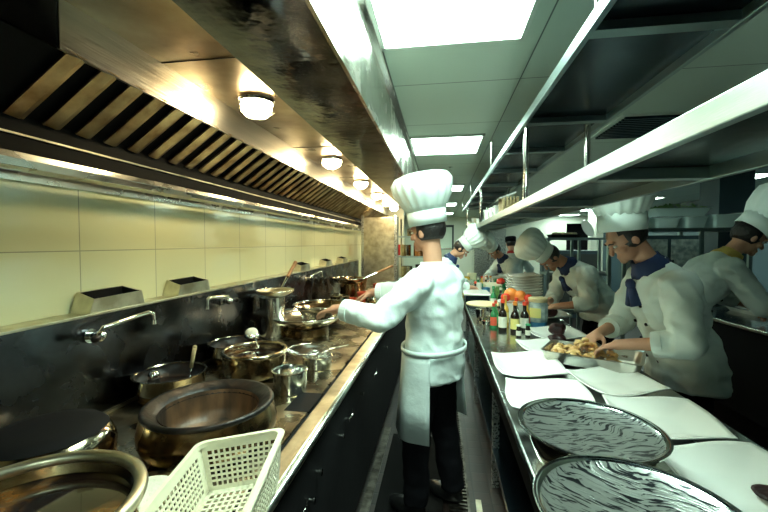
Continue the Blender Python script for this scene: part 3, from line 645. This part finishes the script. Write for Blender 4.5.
# objects on lower shelf
zs = 1.716
t = thing('wicker_crate', 'brown slatted crate with a tilted lid on the lower hanging shelf', 'crate', (.475, 2.83, zs)); q = MB()
q.box(-.05,.05,-.09,.09,0,.006)
for k in range(9):
    y = -.09+k*.0215; q.box(-.055,-.049,y,y+.012,0,.105); q.box(.049,.055,y,y+.012,0,.105)
for k in range(5): x = -.05+k*.022; q.box(x,x+.012,-.094,-.088,0,.105); q.box(x,x+.012,.088,.094,0,.105)
q.build('crate_body', M['crate'], t); MB().box(-.06,.06,-.1,.1,0,.008,Matrix.Translation((-.02,.0,.11)) @ Matrix.Rotation(-.35,4,'Y')).build('lid', M['porcelain'], t)
for x, y, a, b, h, lb in ((.47,3.22,.05,.08,.085,'white box on the lower shelf, next to the crate'),(.47,3.50,.05,.08,.09,'second white box on the lower shelf'),(.47,3.86,.05,.10,.10,'third white box on the lower shelf, farthest of three')):
    o = MB().rings([trayring(a*.9,b*.9,0),trayring(a,b,h*.9),trayring(a*1.05,b*1.05,h*.9),trayring(a*1.05,b*1.05,h)]).build('storage_box', M['porcelain'], smooth='auto', loc=(x,y,zs)); tag(o, lb, 'box', 'white boxes on the lower shelf')
for x, y, r, h, m, lb in ((.60,2.35,.05,.035,'chrome','small steel bowl on the lower shelf right of the front post'),(.47,4.7,.06,.07,'porcelain','white bowl on the far part of the lower shelf'),(.47,5.1,.05,.10,'plastic','cream canister on the far part of the lower shelf'),(.50,5.6,.07,.14,'porcelain','white container at the far end of the lower shelf'),(.62,5.0,.06,.09,'copper','brown pot at the back of the lower shelf'),(.48,6.2,.07,.12,'plastic','last pale container on the lower shelf')):
    pot_thing('bowl' if h < .08 else 'canister', lb, 'bowl' if h < .08 else 'canister', x, y, zs, [(0,0),(r*.7,0),(r,h),(r-.004,h),(r*.65,.006),(0,.006)], M[m])

# ------------------------------------------------------------------ background: cabinet, racks, second counter
t = thing('steel_cabinet', 'tall pale steel cabinet closing the far end of the wok range', 'cabinet', (-.95, 5.95, 0))
MB().box(-.26,.26,-.15,.15,0,1.9).build('cabinet_body', M['edge'], t, bevel=.01)
MB().box(-.24,.24,-.165,-.152,.9,1.86).build('door', M['edge'], t, bevel=.004)
MB().box(-.275,-.235,-.17,-.13,0,1.93).box(.24,.28,-.17,-.13,0,1.93).build('corner_post', M['steel'], t)
t = thing('pot_rack', 'open steel rack of pots beyond the steel cabinet', 'rack', (-.5, 6.9, 0))
for x in (-.25,.25):
    for y in (-.3,.3): MB().cone((x,y,0),(x,y,1.95),.014,.014,10).build('rack_post', M['chrome'], t)
for z in (.3,.85,1.25,1.6): MB().box(-.27,.27,-.32,.32,z,z+.02).build('rack_shelf', M['shelf'], t)
for k, (x, y, z, r, h, m, lb) in enumerate(((-.38,6.75,1.27,.10,.24,'copper','large copper pot on the rack beyond the cabinet'),(-.62,6.8,1.27,.09,.2,'pot','steel pot on the rack beside the copper one'),(-.60,6.75,.87,.10,.22,'pot','steel pot on the lower rack level'),(-.36,6.75,.87,.09,.25,'iron','black pot on the lower rack level'),(-.5,6.8,1.62,.10,.13,'pot','steel pot on top level of the rack'))):
    pot_thing('rack_pot', lb, 'pot', x, y, z, [(0,0),(r,0),(r,h),(r*1.05,h),(r*.95,h),(r*.93,.01),(0,.01)], M[m])
o = MB().cone((0,0,0),(0,0,.32),.05,.05,16).ball((0,0,.32),.05,16).cone((0,0,.34),(0,0,.42),.018,.018,10).build('fire_extinguisher', M['red'], smooth='auto', loc=(-.22,7.2,0)); tag(o,'red fire extinguisher standing at the foot of the pot rack','extinguisher')
o = MB().box(-.06,.06,-.02,.02,0,.22).build('wall_box', M['red'], bevel=.006, loc=(-.20,7.72,1.25)); 
o.location = (-.81,7.68,1.25); tag(o, 'small red box on the pale wall beyond the rack', 'box')

def rack(nm, lb, x0, x1, y0, y1, levels, doors=0):
    t = thing(nm, lb, 'rack', ((x0+x1)/2, (y0+y1)/2, 0))
    def b_(name, m, fn, **k): q = MB(); fn(q); return q.build(name, m, t, world=True, **k)
    for x in (x0, (x0+x1)/2, x1-.035):
        for y in (y0, y1-.035): b_('rack_post', M['shelf'], lambda q: q.box(x, x+.035, y, y+.035, 0, levels[-1]))
    for z in levels: b_('rack_shelf', M['shelf'], lambda q: q.box(x0-.02, x1+.02, y0-.02, y1+.02, z-.035, z))
    return t
rack('steel_rack', 'tall steel rack of plastic tubs in the right bay behind the standing chefs', 1.95, 3.45, 4.45, 4.85, (.25,.9,1.66))
t = thing('storage_cabinet', 'pale blue double-door cabinet standing inside the tub rack', 'cabinet', (2.42, 4.65, .90))
MB().box(-.34,.34,-.16,.16,0,.68).build('cabinet_body', M['wallblue'], t)
for s_ in (-1, 1):
    dd = MB().box(s_*.17-.15, s_*.17+.15, -.175,-.161,.03,.64).build('door', M['film'], t); MB().box(s_*.03-.006,s_*.03+.006,-.19,-.175,.3,.42).build('handle', M['chrome'], dd)
for k, (x, y, a, b, h, lb) in enumerate(((2.12,4.6,.11,.15,.11,'clear plastic tub on the rack, leftmost'),(2.40,4.6,.12,.15,.10,'clear plastic tub on the rack, second from the left'),(2.66,4.6,.11,.15,.11,'clear plastic tub on the rack, third from the left'),(2.95,4.6,.13,.15,.13,'film-wrapped tub on the rack, fourth from the left'),(3.25,4.6,.13,.15,.15,'film-wrapped tub on the rack beside the tall hat'))):
    t = thing('plastic_tub', lb, 'tub', (x,y,1.66), R.uniform(-.08,.08), 'tubs on the rack')
    MB().rings([trayring(a*.85,b*.85,0),trayring(a,b,h),trayring(a*1.06,b*1.06,h),trayring(a*1.06,b*1.06,h+.008),trayring(a*.95,b*.95,h+.008),trayring(a*.8,b*.8,.01)], True, True).build('tub_body', M['clear'], t, smooth='auto')
    MB().rings([trayring(a*.78,b*.78,.012),trayring(a*.86,b*.86,h*.7)]).build('contents', M['film' if k > 2 else 'cream'], t, smooth='auto')
t = thing('herb_tray', 'wide clear tray heaped with dark green herbs on top of the tubs', 'tray', (2.53, 4.6, 1.785))
MB().rings([trayring(.22,.13,0),trayring(.27,.16,.08),trayring(.28,.17,.085),trayring(.24,.14,.08),trayring(.2,.12,.01)]).build('tray_body', M['clear'], t, smooth='auto')
q = MB()
for k in range(170):
    x, y = R.uniform(-.24,.24), R.uniform(-.13,.13); z = .085 + .05*math.exp(-x*x/.03)*R.random(); a_ = R.uniform(0,6.3); L_ = R.uniform(.025,.05)
    p = V((x,y,z)); d_ = V((math.cos(a_),math.sin(a_),R.uniform(-.1,.9))).normalized()*L_; s2 = V((-math.sin(a_),math.cos(a_),.3))*L_*.3
    vs = [q.b.verts.new(v) for v in (p, p+d_*.5+s2, p+d_, p+d_*.5-s2)]; q.b.faces.new(vs)
hb_ = q.build('herb_leaves', M['herb'], t, solid=.0015); hb_['kind'] = 'stuff'
rack('steel_rack', 'low steel rack in the middle distance carrying a plate and pale food', 1.58, 2.45, 6.0, 6.35, (.5,1.05,1.58))
t = thing('round_plate', 'white oval plate propped upright on the far rack', 'plate', (2.16,6.1,1.58)); MB().lathe([(0,0),(.10,.004),(.14,.018),(.143,.022),(.10,.01),(0,.006)], n=32).build('plate_body', M['porcelain'], t, smooth='auto'); t.rotation_euler=(1.1,.0,.5); t.location.z = 1.71; t.scale=(.75,1,1)
o = MB().rings([trayring(.2,.12,0),trayring(.23,.14,.05),trayring(.22,.13,.05),trayring(.18,.1,.02)]).build('food_tray', M['dark'], loc=(1.86,6.16,1.58)); tag(o,'dark tray of pale buns on the far rack','tray')
for k in range(12): 
    o = MB().ball((0,0,.03),(.035,.03,.03),12).build('bread_bun', M['cream'], smooth=True, loc=(1.72+.055*(k%6), 6.10+.09*(k//6), 1.605)); tag(o, 'small pale bun heaped on the dark tray of the far rack', 'bun', 'buns on the far rack')
o = lump(1.8,6.17,1.05,.11,'lettuce_heap',M['herb'],'heap of leafy greens on the middle level of the far rack','vegetables',9,flat=.35,amp=.6)
o = MB().box(-.22,.22,-.13,.13,0,.035).build('serving_tray', M['porcelain'], bevel=.01, loc=(2.2,6.17,1.05)); tag(o,'pale tray beside the greens on the far rack','tray')
# second counter far right
t = thing('work_counter', 'second steel counter in the right bay, in dark at the right edge', 'counter', (3.0, 3.6, 0))
MB().box(-.65,.9,-1.15,.8,.82,.85).build('worktop', M['worktop'], t, bevel=.006)
MB().box(-.6,.85,-1.1,.75,.12,.82).build('cabinet_body', M['dark'], t)
t = thing('wrapped_platter', 'large platter under crumpled film on the far right counter', 'platter', (2.85, 3.15, .85))
MB().lathe([(0,0),(.24,0),(.30,.03),(.29,.035),(0,.03)]).build('platter', M['porcelain'], t, smooth='auto')
q = MB(); q.ball((0,0,.035),(.26,.26,.035),24)
for v in q.b.verts: v.co *= 1+.1*noise.noise(v.co*20)
q.build('film_cover', M['film'], t, smooth=True)
lump(3.1,3.05,.885,.12,'braised_meat',M['meat'],'dark braised heap on the wrapped platter at the right edge','food',14,flat=.4)
o = MB().rings([trayring(.24,.17,0),trayring(.27,.2,.04),trayring(.25,.18,.04),trayring(.2,.15,.03)]).build('serving_tray', M['porcelain'], smooth='auto', loc=(3.0,3.95,.85)); tag(o, 'white tray with dark spots beyond the wrapped platter', 'tray')
for x, y, lb in ((2.92,3.9,'dark morsel on the far white tray, left one'),(3.06,3.98,'dark morsel on the far white tray, right one')): lump(x,y,.882,.04,'braised_meat',M['meat'],lb,'food',3,flat=.4)
# steel boxes on wall far right, tall fridge
t = thing('refrigerator', 'tall steel refrigerator against the far wall behind the red-scarfed chef', 'fridge', (1.55, 12.9, 0)); MB().box(-.5,.5,-.35,.35,0,1.95).build('fridge_body', M['steel'], t, bevel=.01)
for s_ in (-1,1): dd = MB().box(min(s_*.01,s_*.49),max(s_*.01,s_*.49),-.375,-.352,.1,1.9).build('door', M['steel'], t, bevel=.005); MB().box(s_*.06-.01,s_*.06+.01,-.41,-.376,.9,1.3).build('handle', M['chrome'], dd)
t = thing('storage_cabinet', 'dark cabinet with pale doors beyond the far rack', 'cabinet', (2.6, 8.3, 0)); MB().box(-.5,.5,-.25,.25,0,1.35).build('cabinet_body', M['wallblue'], t)
for s_ in (-1,1): MB().box(s_*.25-.22,s_*.25+.22,-.268,-.252,.08,1.28).build('door', M['walldark'], t)

# ------------------------------------------------------------------ floor things
o = MB().box(-.36,.02,.35,2.9,.001,.014).build('floor_mat', M['rubber'], bevel=.004); tag(o, 'black rubber mat on the aisle floor', 'mat')
def drain(x0, x1, y0, y1, lb):
    t = thing('floor_grate', lb, 'grate', ((x0+x1)/2,(y0+y1)/2,0), 0, 'drain grates in the aisle'); a, b = (x1-x0)/2, (y1-y0)/2
    MB().box(-a,-a+.012,-b,b,0,.012).box(a-.012,a,-b,b,0,.012).box(-a,a,-b,-b+.012,0,.012).box(-a,a,b-.012,b,0,.012).build('grate_frame', M['drain'], t)
    q = MB(); y = -b+.03
    while y < b-.02: q.box(-a+.01,a-.01,y,y+.012,0,.010); y += .032
    q.build('grate_bars', M['drain'], t)
drain(.05,.17,2.0,3.6,'long steel drain grate on the aisle floor beside the right counter, far section'); drain(.05,.17,.9,1.9,'steel drain grate on the aisle floor beside the right counter, near section')
o = MB().box(-.44,-.39,.9,3.0,.001,.012).build('floor_strip', M['drain']); tag(o,'worn steel strip on the floor along the wok range','strip')
o = MB().box(.205,.235,.9,2.2,.001,.02).build('floor_strip', M['edge']); tag(o,'bright steel strip on the floor under the right counter edge','strip')
# ------------------------------------------------------------------ people
def remesh(q, vox, smooth=6, disp=None):
    me = q.mesh('tmp'); o = bpy.data.objects.new('tmp', me); C.objects.link(o)
    r = o.modifiers.new('r', 'REMESH'); r.mode = 'VOXEL'; r.voxel_size = vox
    if smooth: s_ = o.modifiers.new('s', 'SMOOTH'); s_.factor = .5; s_.iterations = smooth
    dg = bpy.context.evaluated_depsgraph_get(); out = bpy.data.meshes.new_from_object(o.evaluated_get(dg))
    bpy.data.objects.remove(o); bpy.data.meshes.remove(me)
    if disp:
        ns = [v.normal.copy() for v in out.vertices]
        for v, n in zip(out.vertices, ns): v.co += n * disp(v.co)
    return out
def link_mesh(name, me, m, parent, smooth=True):
    me.transform(Matrix.Translation(-parent.location)); me.materials.clear(); me.materials.append(m); me.name = name
    me.polygons.foreach_set('use_smooth', [smooth]*len(me.polygons))
    o = bpy.data.objects.new(name, me); C.objects.link(o); o.parent = parent; return o
def folds(seed, amp):
    def f(p):
        q = V((p.x*7, p.y*7, p.z*17)) + V((seed, seed*2, 0)); a = noise.noise(q)
        q2 = V((p.x*14 + p.z*6, p.y*14, p.z*9)) + V((seed, 0, 0))
        return amp*(a + .5*(1-abs(noise.noise(q2))*2)) 
    return f
def chef(lb, x, y, face, lean=.3, nod=.4, headturn=0., hands=((0,0),(0,0)), group=None, hat='toque', hattilt=(0,0), scarf='navy', apron=False,
         S_=1.0, vox=.008, collar=None, sleeve=.62, rollx=0., hatsize=1., hatlen=1., bottoms='blackcloth', bend=.0):
    t = thing('person', lb, 'person', (x, y, 0))
    F_ = V((math.cos(face), math.sin(face), 0)); L_ = V((-math.sin(face), math.cos(face), 0)); U = V((0,0,1))
    base = V((x, y, 0)); P = base + U*.93*S_ - F_*(.02+lean*.10)
    D = (U*math.cos(lean) + F_*math.sin(lean) + L_*rollx).normalized(); Fd = (F_*math.cos(lean) - U*math.sin(lean)).normalized(); Sd = L_
    def sp(tt, f=0, s_=0): return P + D*tt*S_ + Fd*f*S_ + Sd*s_*S_
    chest = sp(.34); shl = sp(.46); nk = sp(.53, .01)
    la = lean + nod*.5; nd = (U*math.cos(la) + F_*math.sin(la) + L_*rollx).normalized()
    hp = lean*.6 + nod
    hf0 = (F_*math.cos(headturn) + L_*math.sin(headturn)); hf = (hf0*math.cos(hp) - U*math.sin(hp)).normalized(); hu = (U*math.cos(hp) + hf0*math.sin(hp) + L_*rollx).normalized()
    hf = (hf - hu*hf.dot(hu)).normalized(); hs = hu.cross(hf)
    hc = nk + nd*.10*S_ + hu*.085*S_ + hf*.025*S_
    def H(s_, f, u): return hc + (hs*s_ + hf*f + hu*u)*S_
    hax = (hs, hf, hu)
    def ell(q, c, r, n=18): q.ball(c, [k*S_ for k in r], n, hax)
    body = MB()
    ell(body, H(0,-.008,.02), (.076,.094,.096), 24); ell(body, H(0,.022,-.045), (.056,.062,.066), 20)
    ell(body, H(0,.076,-.088), (.024,.020,.018)); 
    body.cone(H(0,.086,.012), H(0,.108,-.026), .009*S_, .014*S_, 12); ell(body, H(0,.106,-.030), (.015,.012,.010), 12)
    ell(body, H(0,.084,.030), (.055,.014,.010)); ell(body, H(0,.088,-.058), (.024,.010,.007), 12); ell(body, H(0,.086,-.068), (.020,.010,.006), 12)
    for s_ in (-1,1):
        ell(body, H(s_*.078,-.005,-.010), (.009,.019,.030), 14); ell(body, H(s_*.040,.062,-.025), (.020,.020,.018), 12)
    body.cap(nk - nd*.06*S_, hc - hu*.05*S_ - hf*.02*S_, .058*S_, .052*S_)
    def sec(q, k, grow):
        prof = ((-.02,.165,.115),(.06,.16,.115),(.16,.15,.105),(.28,.165,.115),(.38,.178,.118),(.45,.165,.10),(.50,.10,.07),(.53,.05,.05))
        q.rings([[sp(a_, math.cos(2*PI*i/32)*f_*grow, math.sin(2*PI*i/32)*s_*grow) for i in range(32)] for a_, s_, f_ in prof])
    sec(body, 0, .9)
    cuff = []
    slv = MB()
    prof = ((-.12,.212,.168),(-.06,.208,.164),(0,.20,.158),(.10,.186,.148),(.18,.180,.142),(.28,.196,.148),(.38,.205,.142),(.45,.185,.118),(.50,.115,.082),(.525,.075,.072))
    sag = []
    for a_, s_, f_ in prof:
        row = []
        for i in range(40):
            th = 2*PI*i/40
            # below the hips the jacket hangs straight down
            if a_ < 0: c = sp(0) + U*a_*S_; row.append(c + (F_*math.cos(th)*f_ + L_*math.sin(th)*s_)*S_*(1+.02*math.cos(6*th)))
            else: row.append(sp(a_, math.cos(th)*f_, math.sin(th)*s_))
        sag.append(row)
    slv.rings(sag)
    hips = []
    for i, hnd in enumerate(hands):
        s_ = 1 if i == 0 else -1          # first hand is the left one
        sh = sp(.425, .0, s_*.175); tgt = V(hnd[:3]); ln = tgt - sh; dist = ln.length; u1, u2 = .285*S_, .255*S_
        if dist > (u1+u2)*.985: tgt = sh + ln.normalized()*(u1+u2)*.985; ln = tgt - sh; dist = ln.length
        a_ = (u1*u1 - u2*u2 + dist*dist)/(2*dist); hh = math.sqrt(max(u1*u1 - a_*a_, 0)); dn = ln.normalized()
        pole = (Sd*s_*.75 - U*.8 - F_*.25); pole = (pole - dn*pole.dot(dn)).normalized(); el = sh + dn*a_ + pole*hh
        body.cap(sh, el, .050*S_, .040*S_); body.cap(el, tgt, .040*S_, .027*S_)
        slv.ball(sh, .086*S_, 20); slv.cone(sh, el, .082*S_, .066*S_, 20); slv.ball(el, .066*S_, 20)
        ce = el.lerp(tgt, sleeve); slv.cone(el, ce, .066*S_, .056*S_, 20); cuff.append((ce, (tgt-el).normalized()))
        # hand
        fa = (tgt - el).normalized(); hd = (fa + V(hnd[3])*.9).normalized() if len(hnd) > 3 else (fa - U*.35).normalized()
        pn = -U; pn = (pn - hd*pn.dot(hd)); pn = pn.normalized() if pn.length > .1 else F_; sd = hd.cross(pn)
        ax = (sd, hd, pn)
        body.ball(tgt + hd*.048*S_, (.040*S_, .055*S_, .016*S_), 18, ax); body.cap(tgt, tgt+hd*.03*S_, .026*S_, .028*S_)
        curl = .45
        for j, (off, ln_) in enumerate(((-.030,.068),(-.010,.078),(.010,.074),(.029,.058))):
            p = tgt + (hd*.088 + sd*off)*S_; dr = (hd + sd*off*4).normalized()
            for kk, fr in enumerate((.45,.32,.25)):
                ang = curl*(kk+.6)*.9; dd = (dr*math.cos(ang) + pn*math.sin(ang)).normalized(); e = p + dd*ln_*fr*S_
                body.cap(p, e, (.0095-.001*kk)*S_, (.0088-.001*kk)*S_, 10); p = e
        ts = -1 if (sd.dot(Sd)*s_) > 0 else 1      # thumb towards the body's middle
        p = tgt + (hd*.025 + sd*ts*.030)*S_
        for kk, fr in enumerate((.036,.030,.024)):
            dd = (hd*(.65+.25*kk) + sd*ts*(.75-.35*kk) + pn*.35).normalized(); e = p + dd*fr*S_; body.cap(p, e, (.012-.001*kk)*S_, (.011-.001*kk)*S_, 10); p = e
    # legs
    tr = MB(); feet = []
    for s_ in (-1,1):
        hj = P + L_*s_*.09*S_ - U*.02; an = base + L_*s_*.12 + F_*(.05*s_ - .03) + U*.09; kn = hj.lerp(an, .5) + F_*.03
        body.cap(hj, kn, .070*S_, .052*S_); body.cap(kn, an, .050*S_, .036*S_); body.ball(an + F_*.05 - U*.045, (.04,.10,.035), 14, (L_, F_, U))
        tr.cap(hj, kn, .092*S_, .080*S_, 20); tr.cone(kn, an + U*.0, .082*S_, .070*S_, 20); feet.append(an)
    tr.ball(P - U*.06, (.165*S_,.115*S_,.11*S_), 20, (L_, F_, U)); body.ball(P, (.15*S_,.11*S_,.11*S_), 20, (L_, F_, U))
    link_mesh('body', remesh(body, min(vox, .0065), 3), M['skin'], t)
    link_mesh('jacket', remesh(slv, vox, 5, folds(x*7+y*3, .014)), M['chef'], t)
    link_mesh('trousers', remesh(tr, .012, 4, folds(x+y, .008)), M[bottoms], t)
    for an in feet:
        q = MB(); q.ball(an + F_*.06 - U*.045, (.048,.125,.045), 20, (L_, F_, U)); q.cap(an, an - U*.02, .05, .05); 
        link_mesh('shoe', remesh(q, .01, 2), M['shoe'], t)
    def wb(name, q, m, parent=None, **k):
        pr = parent or t; me = q.mesh(name); me.transform(Matrix.Translation(-t.location)); me.materials.append(M[m]); me.polygons.foreach_set('use_smooth', [k.get('smooth', True)]*len(me.polygons))
        o = bpy.data.objects.new(name, me); C.objects.link(o); o.parent = pr
        if k.get('solid'): z = o.modifiers.new('t','SOLIDIFY'); z.thickness = k['solid']; z.offset = 1
        return o
    # cuffs
    for c, d_ in cuff:
        q = MB(); q.cone(c - d_*.035*S_, c + d_*.006*S_, .063*S_, .060*S_, 24); wb('cuff', q, 'chef', smooth=False)
    # collar
    q = MB(); u_, v_ = (L_, nd.cross(L_)); 
    q.rings([[nk - nd*.035*S_*(1) + nd*hh + (u_*math.cos(2*PI*i/28) + v_*math.sin(2*PI*i/28))*rr*S_ for i in range(28)] for hh, rr in ((-.01,.085),(.03,.070),(.045,.072))], False, False)
    wb('collar', q, collar or 'chef', solid=.004)
    # neckerchief
    if scarf:
        q = MB(); q.rings([[nk + nd*hh*S_ + hf0*.012 + (u_*math.cos(2*PI*i/28) + v_*math.sin(2*PI*i/28))*rr*S_*(1+.05*math.sin(i*2.3)) for i in range(28)] for hh, rr in ((-.035,.095),(-.01,.088),(.02,.070),(.045,.064))], False, False)
        kx = sp(.46, .135); q.ball(kx, (.026*S_,.02*S_,.03*S_), 12, (Sd, Fd, D)); 
        for s_ in (-1,1): q.cone(kx, kx - D*.11*S_ + Sd*s_*.03*S_ + Fd*.012, .014*S_, .03*S_, 12)
        wb('neckerchief', q, scarf, solid=.004)
    # buttons
    for r_ in (.05,.15,.25,.35):
        for s_ in (-.055,.055):
            f_ = .152 if r_ < .3 else .150
            c = sp(r_, f_*math.sqrt(max(0,1-(s_/.19)**2)) + .004, s_); q = MB(); q.cone(c - Fd*.004, c + Fd*.004, .009*S_, .008*S_, 12); wb('button', q, 'blackcloth', smooth=False)
    # hair
    q = MB(); q.ball(H(0,-.020,.022), [k*S_ for k in (.082,.092,.094)], 24, hax)
    bmesh.ops.delete(q.b, geom=[v for v in q.b.verts if (v.co-hc).dot(hf) > .045*S_ and (v.co-hc).dot(hu) < .07*S_ or (v.co-hc).dot(hu) < -.055*S_], context='VERTS'); wb('hair', q, 'hair', solid=.004)
    for s_ in (-1,1):
        q = MB(); q.ball(H(s_*.031,.080,.006), [k*S_ for k in (.013,.011,.008)], 12, hax); wb('eye', q, 'porcelain')
        q = MB(); q.ball(H(s_*.031,.089,.005), [k*S_ for k in (.005,.003,.005)], 10, hax); wb('pupil', q, 'hair')
        q = MB(); q.tube([H(s_*.014,.098,.026), H(s_*.032,.097,.033), H(s_*.052,.085,.027)], [.003,.0045,.002], 6); wb('eyebrow', q, 'hair')
    # hat
    tx, ty = hattilt; ax = (hu + hf*tx + hs*ty).normalized(); a1 = hs.cross(ax)*-1; a1 = (hf - ax*hf.dot(ax)).normalized(); a2 = ax.cross(a1)
    c0 = H(0,-.010,.045); hz = hatsize*S_
    if hat == 'toque':
        q = MB(); n = 72
        q.rings([[c0 + ax*h_*hz + (a1*math.cos(2*PI*i/n)*1.12 + a2*math.sin(2*PI*i/n))*r_*hz for i in range(n)] for h_, r_ in ((0,.088),(.0,.092),(.085*hatlen,.096),(.085*hatlen,.088))], False, False)
        hb2 = wb('hat', q, 'hat')
        q = MB(); rs = []
        for h_, r_ in ((.075,.094),(.10,.108),(.15,.132),(.20,.146),(.25,.148),(.285,.128),(.30,.09),(.306,.04),(.306,.005)):
            hh = .075 + (h_-.075)*hatlen; off = a1*tx*hh*.5*0 + ax*0 + (hs*ty + hf*tx)*bend*hh
            rs.append([c0 + off + ax*hh*hz + (a1*math.cos(2*PI*i/n)*1.08 + a2*math.sin(2*PI*i/n))*r_*hz*(1+.035*math.sin(18*2*PI*i/n)*(1 if h_ < .29 else .4) + .04*noise.noise(V((math.cos(2*PI*i/n)*1.5, math.sin(2*PI*i/n)*1.5, h_*8+x)))) for i in range(n)])
        q.rings(rs); cr = wb('hat_crown', q, 'hat', parent=hb2)
    else:
        q = MB(); n = 40; q.rings([[c0 + ax*h_*hz + (a1*math.cos(2*PI*i/n)*1.12 + a2*math.sin(2*PI*i/n))*r_*hz for i in range(n)] for h_, r_ in ((-.01,.088),(-.01,.094),(.07,.10),(.085,.088),(.088,.01))]); wb('cap', q, 'blackcloth')
    if apron:
        q = MB(); rs = []
        for z_, r_ in ((.06,.178),(0,.182),(-.12,.190),(-.25,.20),(-.42,.215)):
            rs.append([sp(0) + U*z_*S_ + (F_*math.cos(th)*r_*.93 + L_*math.sin(th)*(r_+.04)*1.0)*S_*(1+.03*math.sin(th*7+z_*4)*(-z_*2+.1)) for th in [math.radians(-120+k*8) for k in range(31)]])
        q.rings(rs, False, False, False); wb('apron', q, 'chef', solid=.004)
        q = MB(); q.rings([[sp(0) + U*z_*S_ + (F_*math.cos(2*PI*i/40)*.170 + L_*math.sin(2*PI*i/40)*.222)*S_*1.01 for i in range(40)] for z_ in (.035,.065)], False, False); wb('apron_tie', q, 'chef', solid=.004)
    return t
W_ = PI
dn_ = V((0,0,-1))
# aisle chef, facing the range
chef('person in white jacket, apron and tall hat standing in the aisle, reaching over the range', -.05, 2.12, PI*.84, lean=-.02, nod=.12,
     hands=((-.52,1.90,1.16),(-.55,2.42,1.16)), rollx=.03, hattilt=(.0,.1), hatlen=.85, apron=True, scarf=None, S_=.95, sleeve=.85, hatsize=1.1)
chef('person in white jacket and tall hat bending over the food tray, nearest on the right', 1.19, 2.14, PI*1.0, lean=.32, nod=.45,
     hands=((.88,1.98,1.01,V((-.3,.2,-.3))),(.85,2.20,1.01,V((-.3,-.1,-.3)))), hattilt=(-.62,0), S_=.97, vox=.007, hatsize=1.12, sleeve=.5, hatlen=1.0)
chef('person bowed low, hat tipped forward, working at the plates in the middle of the counter', 1.38, 3.72, PI*1.08, lean=.70, nod=.66,
     hands=((.98,3.42,.96,V((-.3,0,-.3))),(.96,3.62,.96,V((-.3,0,-.3)))), hattilt=(-.02,.0), S_=.98, sleeve=.45, hatlen=.9, hatsize=.97)
chef('person in white with yellow collar bending away to the right over the second counter', 1.86, 3.2, -.10, lean=.62, nod=.15,
     hands=((2.45,3.45,1.0),(2.4,3.0,.98)), scarf='yellowcloth', hattilt=(.25,0), S_=1.03, hatsize=1.15)
chef('person with blue neckerchief bending at the far counter end, left of the red-scarfed cook', 1.05, 5.85, PI*1.15, lean=.5, nod=.5,
     hands=((.72,5.42,1.0),(.62,5.6,.99)), hattilt=(.1,.0), S_=.92, hatsize=.95)
chef('person seen from behind in black cap and red scarf, white jacket', 1.18, 6.6, 1.75, lean=.12, nod=.1,
     hands=((1.1,6.95,1.0),(1.5,6.95,1.0)), hat='cap', scarf='red', S_=.91, collar='red')
chef('person in white hat in the far aisle leaning towards the counter', -.02, 4.65, -.15, lean=.38, nod=.55,
     hands=((.40,4.85,.98),(.38,4.5,.98)), hattilt=(.15,0), S_=.93)

# ------------------------------------------------------------------ camera, world, colour
cam = bpy.data.cameras.new('camera'); co = bpy.data.objects.new('camera', cam); C.objects.link(co)
cam.sensor_width = 36; cam.lens = 380/768*36; cam.clip_start = .02
co.location = (0,0,1.5)
pitch = math.atan(13/380); yaw = math.atan(57/380*math.cos(pitch))
co.rotation_euler = (PI/2 - pitch, 0, yaw)
S.camera = co
w = bpy.data.worlds.new('world'); S.world = w; w.use_nodes = True
w.node_tree.nodes['Background'].inputs[0].default_value = (.10,.22,.40,1); w.node_tree.nodes['Background'].inputs[1].default_value = .05
vs = S.view_settings; vs.view_transform = 'Standard'; vs.look = 'None'; vs.gamma = 1; vs.exposure = .08; vs.use_curve_mapping = False
